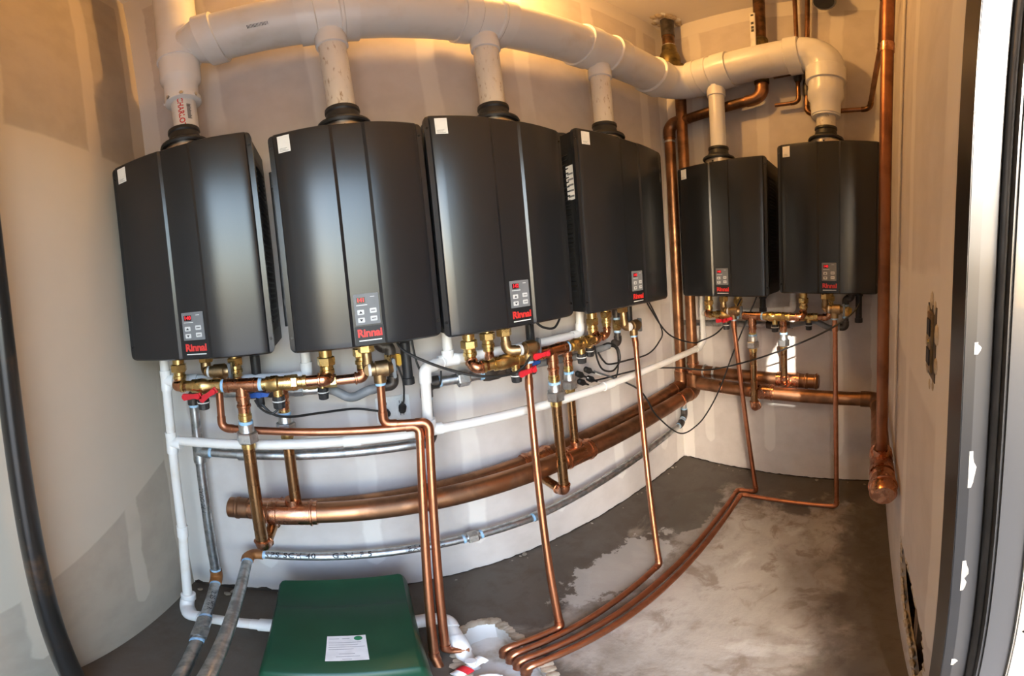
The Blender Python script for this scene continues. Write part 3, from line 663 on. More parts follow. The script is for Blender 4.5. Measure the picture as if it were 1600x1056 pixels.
build(MB().tube([hb(0.50), hb(0.86)], VR, 32), 'pipe', 'pvc', V, FB)
ze = zB(0.86)
arc = [P(0.868 + 0.12 * math.sin(k * math.pi / 16), VB, ze - 0.12 + 0.12 * math.cos(k * math.pi / 16)) for k in range(9)]
rr = [VR + 0.003 - 0.014 * k / 8 for k in range(9)]
e2 = build(MB().tube(arc, rr, 32), 'elbow', 'pvc_fitting', V, FB)
build(MB().lathe(hb(0.80), bd, [(0, VR + 0.005), (0.003, VR + 0.011), (0.066, VR + 0.011), (0.07, VR + 0.003)], 36), 'hub', 'pvc_fitting', e2, FB)
build(MB().lathe(P(0.988, VB, ze - 0.11), -Z, [(0, 0.094), (0.004, 0.098), (0.085, 0.098), (0.088, 0.088)], 36), 'hub', 'pvc_fitting', e2, FB)
zt = ze - 0.195
build(MB().lathe(P(0.988, VB, zt), -Z, [(0, 0.086), (0.055, 0.086), (0.057, 0.089), (0.10, 0.089), (0.125, 0.074), (0.200, 0.072), (0.202, 0.068), (0.21, 0.068)], 36), 'reducer', 'pvc_fitting', V, FB)
build(MB().tube([P(0.988, VB, 1.95), P(0.988, VB, zt - 0.19)], 0.047, 24), 'vent_riser', 'pvc_pipe', V, FB)
for s, ztop in ((0.762, 1.88), (1.276, 1.90), (1.817, 1.93)):
    build(MB().tube([P(s, 0.15, ztop), P(s, 0.15, vz(s) - 0.13)], 0.0445, 24), 'vent_riser', 'pvc_pipe', V, FA)
build(MB().tube([P(0.412, VB, 1.90), P(0.412, VB, zB(0.412) - 0.13)], 0.0425, 24), 'vent_riser', 'pvc', V, FB)

# ================================================================== copper headers
HR = 0.0395
HW = 0.155
def hz(s): return 0.617 - 0.022 * s
def bz(s): return 0.555 + 0.012 * s
H1 = thing('copper_header', 'long aged copper header pipe in front, along the foot of the long wall', 'copper pipe', P(0.35, HW, 0.55), FA)
build(MB().tube([P(0.42, HW, hz(0.42)), P(2.42, HW, hz(2.42))], HR, 24), 'pipe', 'copper_aged', H1, FA)
hd = (P(2, HW, hz(2)) - P(1, HW, hz(1))).normalized()
build(MB().lathe(P(0.348, HW, hz(0.348)), hd, [(0, HR * 0.9), (0.004, HR * 1.08), (0.03, HR * 1.08), (0.034, HR * 1.16), (0.042, HR * 1.16), (0.046, HR * 1.08), (0.08, HR * 1.08)], 28), 'end_cap', 'copper_fitting', H1, FA)
for s in (0.463, 1.516):
    tee(H1, FA, P(s, HW, hz(s)), hd, Z, HR, 0.15, 'copper_fitting', 0.0205, 0.065, bead=True, seg=24)
coupling(H1, FA, P(2.30, HW, hz(2.30)), hd, HR, 0.012, 'copper_fitting', 'solder_ring', 1.1, 24)
# corner: up to the ceiling valve and along the end wall
cx_ = 2.47
mbv = MB().tube(smooth_path([P(2.40, HW, hz(2.40)), P(cx_, HW, hz(2.47)), P(cx_, HW, 0.68)], 0.05), HR * 1.12, 24)
build(mbv, 'elbow', 'copper_aged', H1, FA)
build(MB().tube([P(cx_, HW, 0.62), P(cx_, HW, 2.60)], 0.033, 20), 'riser', 'copper_aged', H1, FA)
for z in (0.70, 0.745): coupling(H1, FA, P(cx_, HW, z), Z, 0.036, 0.010, 'copper_fitting', 'solder_ring', 1.1, 20)
build(MB().tube([P(0.17, 0.09, 0.70), P(0.86, 0.09, 0.70)], 0.036, 24), 'pipe', 'copper_aged', H1, FB)
tee(H1, FB, P(0.765, 0.09, 0.70), SX, OUT, 0.036, 0.13, 'copper_fitting', 0.0205, 0.05, bead=True, seg=24)
build(MB().lathe(P(0.83, 0.09, 0.70), SX, [(0, 0.039), (0.03, 0.039), (0.035, 0.043), (0.045, 0.043), (0.05, 0.039), (0.085, 0.039), (0.09, 0.044), (0.098, 0.044), (0.102, 0.039), (0.108, 0.036)], 24), 'end_cap', 'copper_aged', H1, FB)
build(MB().lathe(P(0.235, 0.09, 0.70), SX, [(0, 0.042), (0.012, 0.042)], 24), 'solder_ring', 'zinc_union', H1, FB)
build(MB().lathe(P(0.30, 0.09, 0.70), SX, [(0, 0.039), (0.014, 0.039)], 24), 'solder_ring', 'zinc_union', H1, FB)

H2 = thing('copper_header', 'aged copper header pipe tucked behind the front one, ending in a crimped cap', 'copper pipe', P(0.21, 0.06, 0.5), FA)
build(MB().tube([P(0.26, 0.06, bz(0.26)), P(2.40, 0.06, bz(2.40))], HR, 24), 'pipe', 'copper_aged', H2, FA)
bdv = (P(2, 0.06, bz(2)) - P(1, 0.06, bz(1))).normalized()
build(MB().lathe(P(0.205, 0.06, bz(0.205)), bdv, [(0, HR * 0.9), (0.004, HR * 1.08), (0.028, HR * 1.08), (0.032, HR * 1.17), (0.040, HR * 1.17), (0.044, HR * 1.08), (0.075, HR * 1.08)], 28), 'end_cap', 'copper_aged', H2, FA)
for s in (0.352, 1.376):
    tee(H2, FA, P(s, 0.06, bz(s)), bdv, -Z, HR, 0.13, 'copper_fitting', 0.0205, 0.055, bead=True, seg=24)
build(MB().tube(smooth_path([P(2.38, 0.06, bz(2.38)), P(2.475, 0.06, bz(2.47)), P(2.475, 0.06, 0.68)], 0.05), HR * 1.1, 24), 'elbow', 'copper_aged', H2, FA)
run(H2, FA, [P(2.475, 0.06, 0.62), P(2.475, 0.06, 2.225), P(2.475, 0.20, 2.225)], 0.033, 'copper_aged', 'copper_aged', R=0.06, seg=20, name='riser')
coupling(H2, FA, P(2.475, 0.06, 0.69), Z, 0.036, 0.010, 'copper_fitting', 'solder_ring', 1.1, 20)
coupling(H2, FA, P(2.475, 0.06, 2.10), Z, 0.033, 0.012, 'zinc_union', 'solder_ring', 1.1, 20)
# pipe across the end wall above the heaters up to the lever valve
run(H2, FB, [P(0.19, L - 2.475, 2.225), P(0.645, 0.085, 2.265), P(0.645, 0.085, 2.40)], 0.031, 'copper_dark', 'copper_aged', R=0.06, seg=20, name='cross_pipe')
run(H2, FB, [P(0.645, 0.085, 2.38), P(0.645, 0.085, ZC)], 0.031, 'copper_dark', seg=20, name='riser')
coupling(H2, FB, P(0.645, 0.085, 2.375), Z, 0.033, 0.03, 'old_brass', 'coupling', 1.2, 20)
build(MB().lathe(P(0.645, 0.085, 2.57), Z, [(0, 0.036), (0.02, 0.042), (0.10, 0.042), (0.12, 0.036)], 8), 'valve_body', 'old_brass', H2, FB, angle=20)
lv = build(MB().box(P(0.612, 0.145, 2.58), P(0.640, 0.136, 2.87), 0.003), 'valve_lever', 'lever_white', H2, FB)
for k, (a, b) in enumerate(((2.84, 2.855), (2.77, 2.79), (2.735, 2.755), (2.71, 2.73))):
    build(MB().box(P(0.619, 0.1456, a), P(0.633, 0.145, b)), 'printed_mark', 'print_dark', lv, FB)
# lower header on the end wall, round the right corner to a capped end
H3 = thing('copper_header', 'aged copper pipe low on the end wall, turning along the right wall to a cap', 'copper pipe', P(0.25, 0.18, 0.6), FB)
LH = 0.655
yw = -(YR) - 0.05
run(H3, FB, [P(0.245, 0.18, LH), P(yw, 0.18, LH - 0.01), P(yw, L - 1.70, LH - 0.015)], 0.036, 'copper_aged', 'copper_aged', R=0.05, seg=24)
tee(H3, FB, P(0.645, 0.18, LH), SX, OUT, 0.036, 0.13, 'copper_fitting', 0.0205, 0.05, bead=True, seg=24)
coupling(H3, FB, P(0.40, 0.18, LH), SX, 0.036, 0.02, 'copper_fitting', 'solder_ring', 1.06, 24)
tee(H3, FB, P(yw, L - 1.79, LH - 0.015), OUT, Z, 0.037, 0.15, 'copper_fitting', 0.024, 0.06, seg=24)
build(MB().lathe(P(yw, L - 1.70, LH - 0.015), OUT, [(0, 0.042), (0.05, 0.042), (0.052, 0.046), (0.058, 0.046), (0.06, 0.042), (0.095, 0.042), (0.108, 0.034)], 24), 'end_cap', 'copper_fitting', H3, FB)
build(MB().tube([P(yw, L - 1.79, LH + 0.03), P(yw - 0.006, L - 1.80, 2.42)], 0.0205, 18), 'riser', 'copper_red', H3, FB)
coupling(H3, FB, P(yw - 0.005, L - 1.80, 2.10), Z, 0.0205, 0.04, 'copper_fitting', 'coupling', 1.12)
run(H3, FB, [P(yw - 0.006, L - 1.80, 2.40), P(yw - 0.012, L - 1.80, 2.52), P(yw - 0.012, L - 1.80, ZC)], 0.0205, 'copper_dark', R=0.03, name='riser')
coupling(H3, FB, P(yw - 0.008, L - 1.80, 2.36), Z, 0.0205, 0.03, 'bronze', 'coupling', 1.2)

# ceiling pipe with the old brass ball valve in the corner
CV = thing('ball_valve', 'old brass ball valve on the blackened pipe through the ceiling corner', 'valve', P(2.47, 0.10, 2.5), FA)
cvx, cvw = 2.47, 0.100
build(MB().lathe(P(cvx, cvw, 2.56), Z, [(0, 0.044), (0.03, 0.046), (0.05, 0.060), (0.14, 0.064), (0.17, 0.058), (0.20, 0.046), (0.25, 0.042), (0.252, 0.037)], 24), 'valve_body', 'old_brass', CV, FA)
build(MB().tube([P(cvx, cvw, 2.80), P(cvx, cvw, 2.92)], 0.036, 20), 'pipe', 'copper_dark', CV, FA)
build(MB().tube([P(cvx, cvw, 2.90), P(cvx, cvw, ZC)], 0.039, 20), 'pipe_sleeve', 'black_iron', CV, FA)
coupling(CV, FA, P(cvx, cvw, 2.815), Z, 0.036, 0.008, 'zinc_union', 'solder_ring', 1.06)
nk = build(MB().lathe(P(cvx + 0.05, cvw + 0.03, 2.66), (0.6, -0.8, 0), [(0, 0.022), (0.02, 0.022), (0.022, 0.014), (0.045, 0.014), (0.047, 0.026), (0.06, 0.026)], 12), 'valve_stem', 'old_brass', CV, FA)
build(MB().tube([P(cvx + 0.085, cvw + 0.07, 2.66), P(cvx + 0.09, cvw + 0.075, 2.60), P(cvx + 0.088, cvw + 0.078, 2.50)], 0.003, 6), 'tag_wire', 'lever_white', CV, FA)
# torn ceiling board around it
ch = thing('ceiling_hole', 'torn plasterboard around the blackened pipe in the ceiling corner', 'hole', P(2.47, 0.10, ZC - 0.01), FA)
for k in range(14):
    an = k * 2 * math.pi / 14; rr_ = 0.06 + 0.035 * random.random()
    build(MB().sphere(P(cvx + rr_ * math.cos(an), cvw + rr_ * math.sin(an) * 0.8, ZC - 0.004), 0.014 + 0.014 * random.random(), 7, 4, (1.4, 1.0, 0.35)), 'torn_flake', 'gypsum' if k % 3 else 'plate_white', ch, FA)

# porcelain lamp holder the warm bulb hangs from, above the vent pipe
lh = thing('lamp_holder', 'white porcelain lamp holder with a warm bulb above the vent pipe', 'lamp', P(1.30, 0.19, ZC - 0.15), FA)
build(MB().lathe(P(1.30, 0.19, ZC), -Z, [(0, 0.055), (0.018, 0.055), (0.03, 0.040), (0.05, 0.026), (0.085, 0.024)], 24), 'base', 'plate_white', lh, FA)
build(MB().lathe(P(1.30, 0.19, ZC - 0.08), -Z, [(0, 0.014), (0.03, 0.014), (0.05, 0.018), (0.065, 0.016)], 16), 'bulb_neck', 'brass', lh, FA)

# thin copper on the upper end wall
T1 = thing('copper_stub', 'thin copper pipe dropping from the ceiling to a short cut-off stub, end wall', 'copper pipe', P(0.83, 0.05, 2.2), FB)
run(T1, FB, [P(0.82, 0.05, ZC), P(0.832, 0.05, 2.225), P(0.705, 0.05, 2.222)], 0.0115, 'copper_aged', 'copper_dark', R=0.03)
build(MB().lathe(P(0.829, 0.05, 2.36), Z, [(0, 0.016), (0.02, 0.022), (0.07, 0.022), (0.09, 0.016)], 10), 'stop_valve', 'black_iron', T1, FB)
run(T1, FB, [P(0.83, 0.05, 2.42), P(0.70, 0.05, 2.41)], 0.010, 'copper_dark', name='side_pipe')
T2 = thing('copper_line', 'thin copper pipe passing behind the vent elbow and rising beside the right wall', 'copper pipe', P(0.9, 0.05, 2.13), FB)
run(T2, FB, [P(0.885, 0.05, ZC), P(0.875, 0.05, 2.145), P(1.20, 0.05, 2.165), P(1.245, 0.30, 2.42), P(1.248, 0.70, 2.75), P(1.248, 0.70, ZC)], 0.0135, 'copper_aged', 'copper_dark', R=0.035)
build(MB().lathe(P(0.877, 0.05, 2.26), Z, [(0, 0.017), (0.03, 0.022), (0.08, 0.022), (0.11, 0.017)], 10), 'stop_valve', 'black_iron', T2, FB)
hs_ = thing('black_hose', 'black hose end poking down at the top of the end wall', 'hose', P(0.976, 0.12, 2.86), FB)
build(MB().tube([P(0.976, 0.06, 3.04), P(0.976, 0.09, 2.96), P(0.976, 0.13, 2.90)], 0.050, 20), 'hose', 'rubber', hs_, FB)
build(MB().lathe(P(0.976, 0.10, 2.935), (0, -0.55, -0.83), [(0, 0.052), (0.006, 0.058), (0.03, 0.058), (0.036, 0.052)], 20), 'collar', 'flex_grey', hs_, FB)

# ================================================================== valve sets under each pair of heaters
def union(T, F, p, mt='brass', r=0.0205):
    """heater connection: nut above, ribbed tail below, centred on p, vertical"""
    p = Vector(p)
    hexnut(T, F, p + Z * 0.018, Z, r * 1.35, 0.026, mt, 'union_nut')
    build(MB().lathe(p + Z * 0.075, -Z, [(0, r * 1.0), (0.044, r * 1.0), (0.046, r * 1.15), (0.052, r * 1.15)], 14), 'tailpiece', mt, T, F)
    build(MB().lathe(p + Z * 0.004, -Z, [(0, r * 1.0), (0.01, r * 1.0), (0.012, r * 1.12), (0.022, r * 1.12), (0.024, r * 0.95), (0.036, r * 0.95)], 14), 'nipple', mt, T, F)
def ball_valve(T, F, a, b, w, z, r, cap_s, cz, levers=(), cap='rubber'):
    """brass isolation valve along the wall from a to b with a capped drain port"""
    h = (b - a) / 2; c = P((a + b) / 2, w, z)
    vb = build(MB().lathe(c, SX, [(-h, r * 0.95), (-h * 0.72, r * 0.95), (-h * 0.70, r * 1.2), (-h * 0.45, r * 1.2), (-h * 0.35, r * 1.32), (h * 0.05, r * 1.32), (h * 0.15, r * 1.1), (h * 0.5, r * 1.1), (h * 0.52, r * 1.25), (h * 0.96, r * 1.25), (h, r)], 12), 'valve_body', 'brass', T, F)
    build(MB().lathe(P(cap_s, w, z), -Z, [(0, r * 0.8), (z - cz - 0.02, r * 0.8)], 14), 'drain_port', 'brass', T, F)
    cp = build(MB().lathe(P(cap_s, w, cz + 0.022), -Z, [(0, r * 1.02), (0.018, r * 1.08), (0.020, r * 1.0), (0.036, r * 0.95), (0.038, r * 0.7)], 10), 'service_cap', cap, T, F, angle=25)
    build(MB().lathe(P(cap_s, w, cz + 0.010), -Z, [(0, r * 1.12), (0.003, r * 1.12)], 14), 'cap_strap', 'print_white', cp, F)
    for ls, lz, mt, ang in levers:
        q = P(ls, w + r * 1.35, lz)
        d = Vector((math.cos(ang), 0, math.sin(ang)))
        n = Vector((-d.z, 0, d.x)); tip = q + d * 0.050
        l = build(MB().prism([q - n * 0.010 - d * 0.012, q + n * 0.010 - d * 0.012, q + n * 0.007 + d * 0.018, tip + n * 0.011, tip + d * 0.006 + n * 0.004, tip + d * 0.006 - n * 0.004, tip - n * 0.011, q - n * 0.007 + d * 0.018], (0, -0.008, 0)), 'lever', mt, T, F)
        build(MB().lathe(q + OUT * 0.008, OUT, [(0, 0.010), (0.006, 0.009)], 10), 'lever_hub', mt, l, F)
        build(MB().lathe(q, -OUT, [(0, 0.008), (0.014, 0.008)], 10), 'valve_stem', 'brass', l, F)
def tape(T, F, p, d, r, ln=0.010):
    return build(MB().lathe(p, d, [(-ln / 2, r), (ln / 2, r * 0.97)], 14), 'thread_tape', 'tape_blue', T, F)
def riser(T, F, p, ztop, zun, zbot, r, back=None):
    """drop below a tee: beads, brass adapter, taped zinc union, long pipe; back = (w, z) of the header it turns into"""
    s, w = p
    build(MB().lathe(P(s, w, ztop), -Z, [(0, r), (0.018, r), (0.020, r * 1.14), (0.027, r * 1.14), (0.029, r), (0.045, r * 0.98)], 16), 'press_fitting', 'copper_fitting', T, F)
    build(MB().lathe(P(s, w, ztop - 0.043), -Z, [(0, r * 1.0), (0.008, r * 1.0), (0.009, r * 1.1), (0.022, r * 1.1), (0.024, r * 0.95), (max(0.03, ztop - 0.043 - zun - 0.012), r * 0.98)], 12), 'brass_adapter', 'brass', T, F)
    tape(T, F, P(s, w, zun + 0.010), Z, r * 1.18)
    u = build(MB().lathe(P(s, w, zun + 0.006), -Z, [(0, r * 1.22), (0.024, r * 1.22), (0.026, r * 1.3)], 16), 'union_body', 'zinc_union', T, F)
    hexnut(T, F, P(s, w, zun - 0.038), Z, r * 1.75, 0.034, 'zinc_union', 'union_nut', 0.5)
    build(MB().lathe(P(s, w, zun - 0.055), -Z, [(0, r * 1.12), (0.020, r * 1.12)], 16), 'brass_adapter', 'brass', T, F)
    if back is None:
        build(MB().tube([P(s, w, zun - 0.07), P(s, w, zbot)], r, 18), 'pipe', 'copper_riser', T, F)
    elif back[1] is None:
        run(T, F, [P(s, w, zun - 0.07), P(s, w, zbot), P(s, back[0], zbot)], r, 'copper_riser', 'copper_fitting', R=r * 1.3, hub=0.02, bead=True, seg=16)
    else:
        run(T, F, [P(s, w, zun - 0.07), P(s, w, zbot), P(s, back[0], zbot), P(s, back[0], back[1])], r, 'copper_riser', 'copper_fitting', R=r * 1.3, hub=0.016, bead=True, seg=16)
def hose_bib(T, F, p, r): pass
VW = 0.235; RR = 0.0195
def hot_set(F, label, u1, zr, v1, cap1, levers1, ts, v2, cap2, u2, zheat1, zheat2, zun, zbot, back, zcap):
    T = thing('valve_set', label, 'valve assembly', P(ts, VW, zbot), F, 'brass and copper valve sets')
    r = 0.0165
    union(T, F, P(u1, VW - 0.03, zheat1 - 0.055))
    run(T, F, [P(u1, VW - 0.03, zheat1 - 0.085), P(u1 - 0.002, VW, zr), P(v1[0] + 0.004, VW, zr)], r, 'copper_fitting', 'copper_fitting', R=0.03, fr=1.12, hub=0.012, bead=True)
    build(MB().lathe(P(v1[0] - 0.012, VW, zr), SX, [(-0.02, r * 1.05), (-0.012, r * 1.05), (-0.010, r * 1.25), (0, r * 1.25), (0.002, r), (0.02, r)], 14), 'brass_adapter', 'brass', T, F)
    ball_valve(T, F, v1[0], v1[1], VW, zr, r * 1.12, cap1, zcap, levers1)
    tape(T, F, P(v1[1] + 0.004, VW, zr), SX, r * 1.2)
    h = min(ts - v1[1] - 0.008, v2[0] - ts - 0.008)
    tee(T, F, P(ts, VW, zr), SX, -Z, RR, 2 * h, 'copper_fitting', RR, 0.045, bead=True, fr=1.08)
    tape(T, F, P(v2[0] - 0.004, VW, zr), SX, r * 1.2)
    ball_valve(T, F, v2[0], v2[1], VW, zr, r * 1.12, cap2, zcap, ())
    hexnut(T, F, P(v2[1] + 0.006, VW, zr), SX, r * 1.4, 0.02, 'brass', 'hex_nut')
    build(MB().lathe(P(v2[1] + 0.014, VW, zr), SX, [(0, r * 1.0), (0.014, r * 1.0), (0.016, r * 1.18), (0.026, r * 1.18), (0.028, r)], 14), 'brass_adapter', 'brass', T, F)
    run(T, F, [P(v2[1] + 0.03, VW, zr), P(u2, VW, zr), P(u2, VW - 0.03, zheat2 - 0.085)], r, 'copper_fitting', 'copper_fitting', R=0.026, fr=1.12, hub=0.014, bead=True)
    union(T, F, P(u2, VW - 0.03, zheat2 - 0.055))
    riser(T, F, (ts, VW), zr - 0.04, zun, zbot, RR, back)
    return T
def cold_set(F, label, u1, zr, w, ts, cap1, hexs, u2, zheat1, zheat2, zun, zbot, back, blue, zcap):
    T = thing('valve_set', label, 'valve assembly', P(ts, w, zbot), F, 'brass and copper valve sets')
    r = 0.0155
    union(T, F, P(u1, w, zheat1 - 0.05))
    run(T, F, [P(u1, w, zheat1 - 0.08), P(u1, w, zr), P(ts - 0.055, w, zr)], r, 'copper_fitting', 'copper_fitting', R=0.024, fr=1.12, hub=0.012)
    tee(T, F, P(ts, w, zr), SX, -Z, 0.0185, 0.10, 'copper_fitting', 0.0185, 0.042, bead=True, fr=1.08)
    ball_valve(T, F, ts + 0.055, hexs, w, zr, r * 1.1, cap1, zcap, ())
    if blue: 
        bs_, bz_ = blue; q = P(bs_, w + 0.028, bz_)
        l = build(MB().prism([q + Vector((-0.03, 0, -0.008)), q + Vector((0.028, 0, -0.006)), q + Vector((0.034, 0, 0.004)), q + Vector((0.0, 0, 0.010)), q + Vector((-0.032, 0, 0.006))], (0, -0.008, 0)), 'lever', 'lever_blue', T, F)
        build(MB().lathe(q + Z * 0.0, OUT, [(-0.02, 0.009), (0.012, 0.009)], 10), 'lever_hub', 'lever_blue', l, F)
        build(MB().lathe(q - Z * 0.008, -Z, [(0, 0.014), (0.022, 0.015), (0.03, 0.012)], 8), 'service_cap', 'rubber', T, F)
    run(T, F, [P(hexs, w, zr), P(u2, w, zr), P(u2, w, zheat2 - 0.08)], r, 'copper_fitting', 'copper_fitting', R=0.024, fr=1.12, hub=0.014, bead=True)
    hexnut(T, F, P(hexs + 0.008, w, zr), SX, r * 1.35, 0.022, 'brass')
    union(T, F, P(u2, w, zheat2 - 0.05))
    riser(T, F, (ts, w), zr - 0.036, zun, zbot, 0.0185, back)
    return T
hot_set(FA, 'brass and copper valve set with red levers under the two leftmost heaters', 0.142, 1.112, (0.185, 0.305), 0.235, ((0.232, 1.088, 'lever_red', math.pi + 0.1), (0.285, 1.102, 'lever_red', math.pi + 0.55)),
        0.368, (0.432, 0.525), 0.478, 0.628, 1.203, 1.197, 0.985, 0.500, (0.06, 0.52), 1.052)
cold_set(FA, 'brass valve set with a blue lever behind the red-levered one, under the two leftmost heaters', 0.325, 1.085, 0.15, 0.473, 0.605, 0.632, 0.738, 1.203, 1.197, 0.982, hz(0.463) + 0.04, None, (0.405, 1.065), 1.045)
hot_set(FA, 'brass and copper valve set with red levers under the third and fourth heaters', 1.078, 1.078, (1.125, 1.265), 1.225, ((1.335, 1.082, 'lever_red', math.pi + 0.05), (1.275, 1.040, 'lever_red', math.pi + 0.12)),
        1.378, (1.452, 1.555), 1.515, 1.61, 1.187, 1.181, 0.952, 0.492, (0.06, 0.53), 1.018)
cold_set(FA, 'brass valve set beside the hanging plugs, behind the red levers under the fourth heater', 1.17, 1.060, 0.15, 1.512, 1.635, 1.665, 1.745, 1.187, 1.181, 0.942, hz(1.516) + 0.04, None, (1.325, 1.035), 1.005)
hot_set(FB, 'brass and copper valve set with red lever under the two end-wall heaters', 0.345, 1.072, (0.385, 0.525), 0.462, ((0.470, 1.050, 'lever_red', math.pi + 0.12), (0.505, 1.060, 'lever_red', math.pi + 0.3)),
        0.612, (0.672, 0.775), 0.735, 0.878, 1.168, 1.187, 0.965, 0.575, (0.18, None), 1.012)
cold_set(FB, 'brass valve set at the back under the two end-wall heaters', 0.50, 1.060, 0.15, 0.757, 0.895, 0.925, 1.005, 1.168, 1.187, 0.962, 0.70, (0.09, None), None, 1.010)

# ================================================================== relief valves with copper discharge lines
RL = 0.0125
def relief(F, label, hs, zh, vs_, vz_, w0, path, lever=1):
    """bronze street elbow from the heater, relief valve body, discharge pipe"""
    T = thing('relief_valve', label, 'relief valve', P(vs_, w0, vz_ - 0.05), F, 'relief valves with copper drain lines')
    run(T, F, [P(hs, w0 - 0.03, zh + 0.02), P(hs, w0 - 0.02, vz_), P(vs_ - 0.028, w0, vz_)], 0.0155, 'bronze', 'bronze', R=0.02, fr=1.15, hub=0.012)
    hexnut(T, F, P(hs, w0 - 0.03, zh - 0.015), Z, 0.026, 0.026, 'brass', 'union_nut')
    build(MB().lathe(P(vs_ - 0.032, w0, vz_), SX, [(0, 0.018), (0.010, 0.018)], 14), 'white_tape', 'print_white', T, F)
    b = build(MB().lathe(P(vs_ - 0.024, w0, vz_), SX, [(0, 0.019), (0.012, 0.019), (0.014, 0.024), (0.050, 0.025), (0.056, 0.018), (0.066, 0.016)], 14).lathe(P(vs_, w0, vz_), -Z, [(0, 0.019), (0.04, 0.019)], 14), 'valve_body', 'bronze', T, F)
    build(MB().box(P(vs_ + 0.040, w0 + 0.012, vz_ - 0.032), P(vs_ + 0.050, w0 - 0.012, vz_ + 0.026), 0.002), 'test_lever', 'lever_grey', b, F)
    tape(T, F, P(vs_, w0, vz_ - 0.043), Z, 0.0165)
    run(T, F, [P(vs_, w0, vz_ - 0.036)] + path, RL, 'copper_new', 'copper_new', R=0.022, hub=0.018, fr=1.16)
    return T
relief(FA, 'relief valve under the leftmost heater with copper line running right then down to the floor', 0.226, 1.203, 0.275, 1.148, 0.19,
       [P(0.270, 0.19, 0.958), P(0.882, 0.242, 0.935), P(0.772, 0.46, 0.05), P(0.772, 0.49, -0.02)])
relief(FA, 'relief valve under the second heater, its copper line dropping to the floor sink', 0.752, 1.197, 0.783, 1.120, 0.215,
       [P(0.778, 0.222, 0.950), P(0.910, 0.250, 0.945), P(0.805, 0.45, 0.055), P(0.86, 0.455, 0.04)])
relief(FA, 'relief valve under the third heater with a slanting copper line to the floor', 1.20, 1.187, 1.268, 1.110, 0.25,
       [P(1.262, 0.25, 0.99), P(1.125, 0.478, 0.022), P(0.945, 0.486, 0.022), P(0.935, 0.487, -0.04)])
relief(FA, 'relief valve under the fourth heater with a slanting copper line to the floor', 1.80, 1.181, 1.835, 1.090, 0.23,
       [P(1.838, 0.235, 1.02), P(1.605, 0.470, 0.022), P(0.945, 0.521, 0.022), P(0.935, 0.522, -0.04)])
def wb(x, y, z): return P(-y, L - x, z)
relief(FB, 'relief valve under the end-wall heater near the corner, copper line leaning down to the floor', 0.445, 1.168, 0.512, 1.095, 0.25,
       [P(0.512, 0.25, 1.03), P(0.612, 0.245, 0.022), wb(2.305, -0.505, 0.022), wb(0.945, -0.556, 0.022), wb(0.935, -0.557, -0.04)])
relief(FB, 'relief valve under the heater near the right wall, copper line straight to the floor', 0.992, 1.187, 1.042, 1.115, 0.25,
       [P(1.044, 0.25, 1.03), P(1.058, 0.292, 0.022), wb(2.268, -0.540, 0.022), wb(0.945, -0.591, 0.022), wb(0.935, -0.592, -0.04)])

# ================================================================== white condensate drain
PV = 0.0168
C = thing('condensate_drain', 'thin white plastic drain pipe network under the heaters', 'drain pipe', P(0.07, 0.19, 0.09), FA)
def prun(F, pts, R=0.02): run(C, F, pts, PV, 'pvc', 'pvc_fitting', R=R, fr=1.2, hub=0.026)
prun(FA, [P(0.078, 0.19, 1.21), P(0.072, 0.19, 0.50), P(0.062, 0.215, 0.125)])
build(MB().lathe(P(0.0635, 0.211, 0.15), P(0.062, 0.215, 0.125) - P(0.072, 0.19, 0.50), [(0, 0.021), (0.004, 0.026), (0.035, 0.026)], 18), 'hub', 'pvc_fitting', C, FA)
run(C, FA, [P(0.062, 0.215, 0.125), P(0.062, 0.235, 0.082), P(0.10, 0.284, 0.085), P(0.34, 0.285, 0.085)], 0.0225, 'pvc', 'pvc_fitting', R=0.03, fr=1.12, hub=0.015)
tee(C, FA, P(0.078, 0.19, 1.12), Z, SX, PV, 0.07, 'pvc_fitting', PV, 0.035, fr=1.2)
tee(C, FA, P(0.074, 0.19, 0.892), Z, SX, PV, 0.08, 'pvc_fitting', PV, 0.04, fr=1.2)
prun(FA, [P(0.095, 0.185, 1.115), P(0.13, 0.12, 1.108), P(0.556, 0.12, 1.10), P(0.556, 0.12, 1.21)])
prun(FA, [P(0.10, 0.19, 0.902), P(0.678, 0.19, 0.897), P(0.92, 0.19, 0.890)])
tee(C, FA, P(0.925, 0.19, 0.890), SX, Z, PV, 0.08, 'pvc_fitting', PV, 0.04, fr=1.2)
prun(FA, [P(0.93, 0.19, 0.890), P(1.69, 0.19, 0.856), P(2.45, 0.214, 0.848), P(2.497, 0.222, 0.885), P(2.497, 0.222, 1.06)])
prun(FA, [P(0.920, 0.19, 0.92), P(0.928, 0.19, 1.095), P(1.02, 0.14, 1.098), P(1.36, 0.12, 1.088), P(1.612, 0.12, 1.085), P(1.618, 0.12, 1.20)])
tee(C, FA, P(1.02, 0.15, 1.098), SX, Z, PV, 0.07, 'pvc_fitting', PV, 0.035, fr=1.2)
prun(FA, [P(1.022, 0.15, 1.12), P(1.022, 0.15, 1.20)])
tee(C, FB, P(0.222, 0.063, 1.05), Z, SX, PV, 0.07, 'pvc_fitting', PV, 0.035, fr=1.2)
prun(FB, [P(0.222, 0.063, 1.06), P(0.222, 0.063, 1.19)])
prun(FB, [P(0.24, 0.063, 1.052), P(0.79, 0.063, 1.082), P(0.79, 0.063, 1.20)])

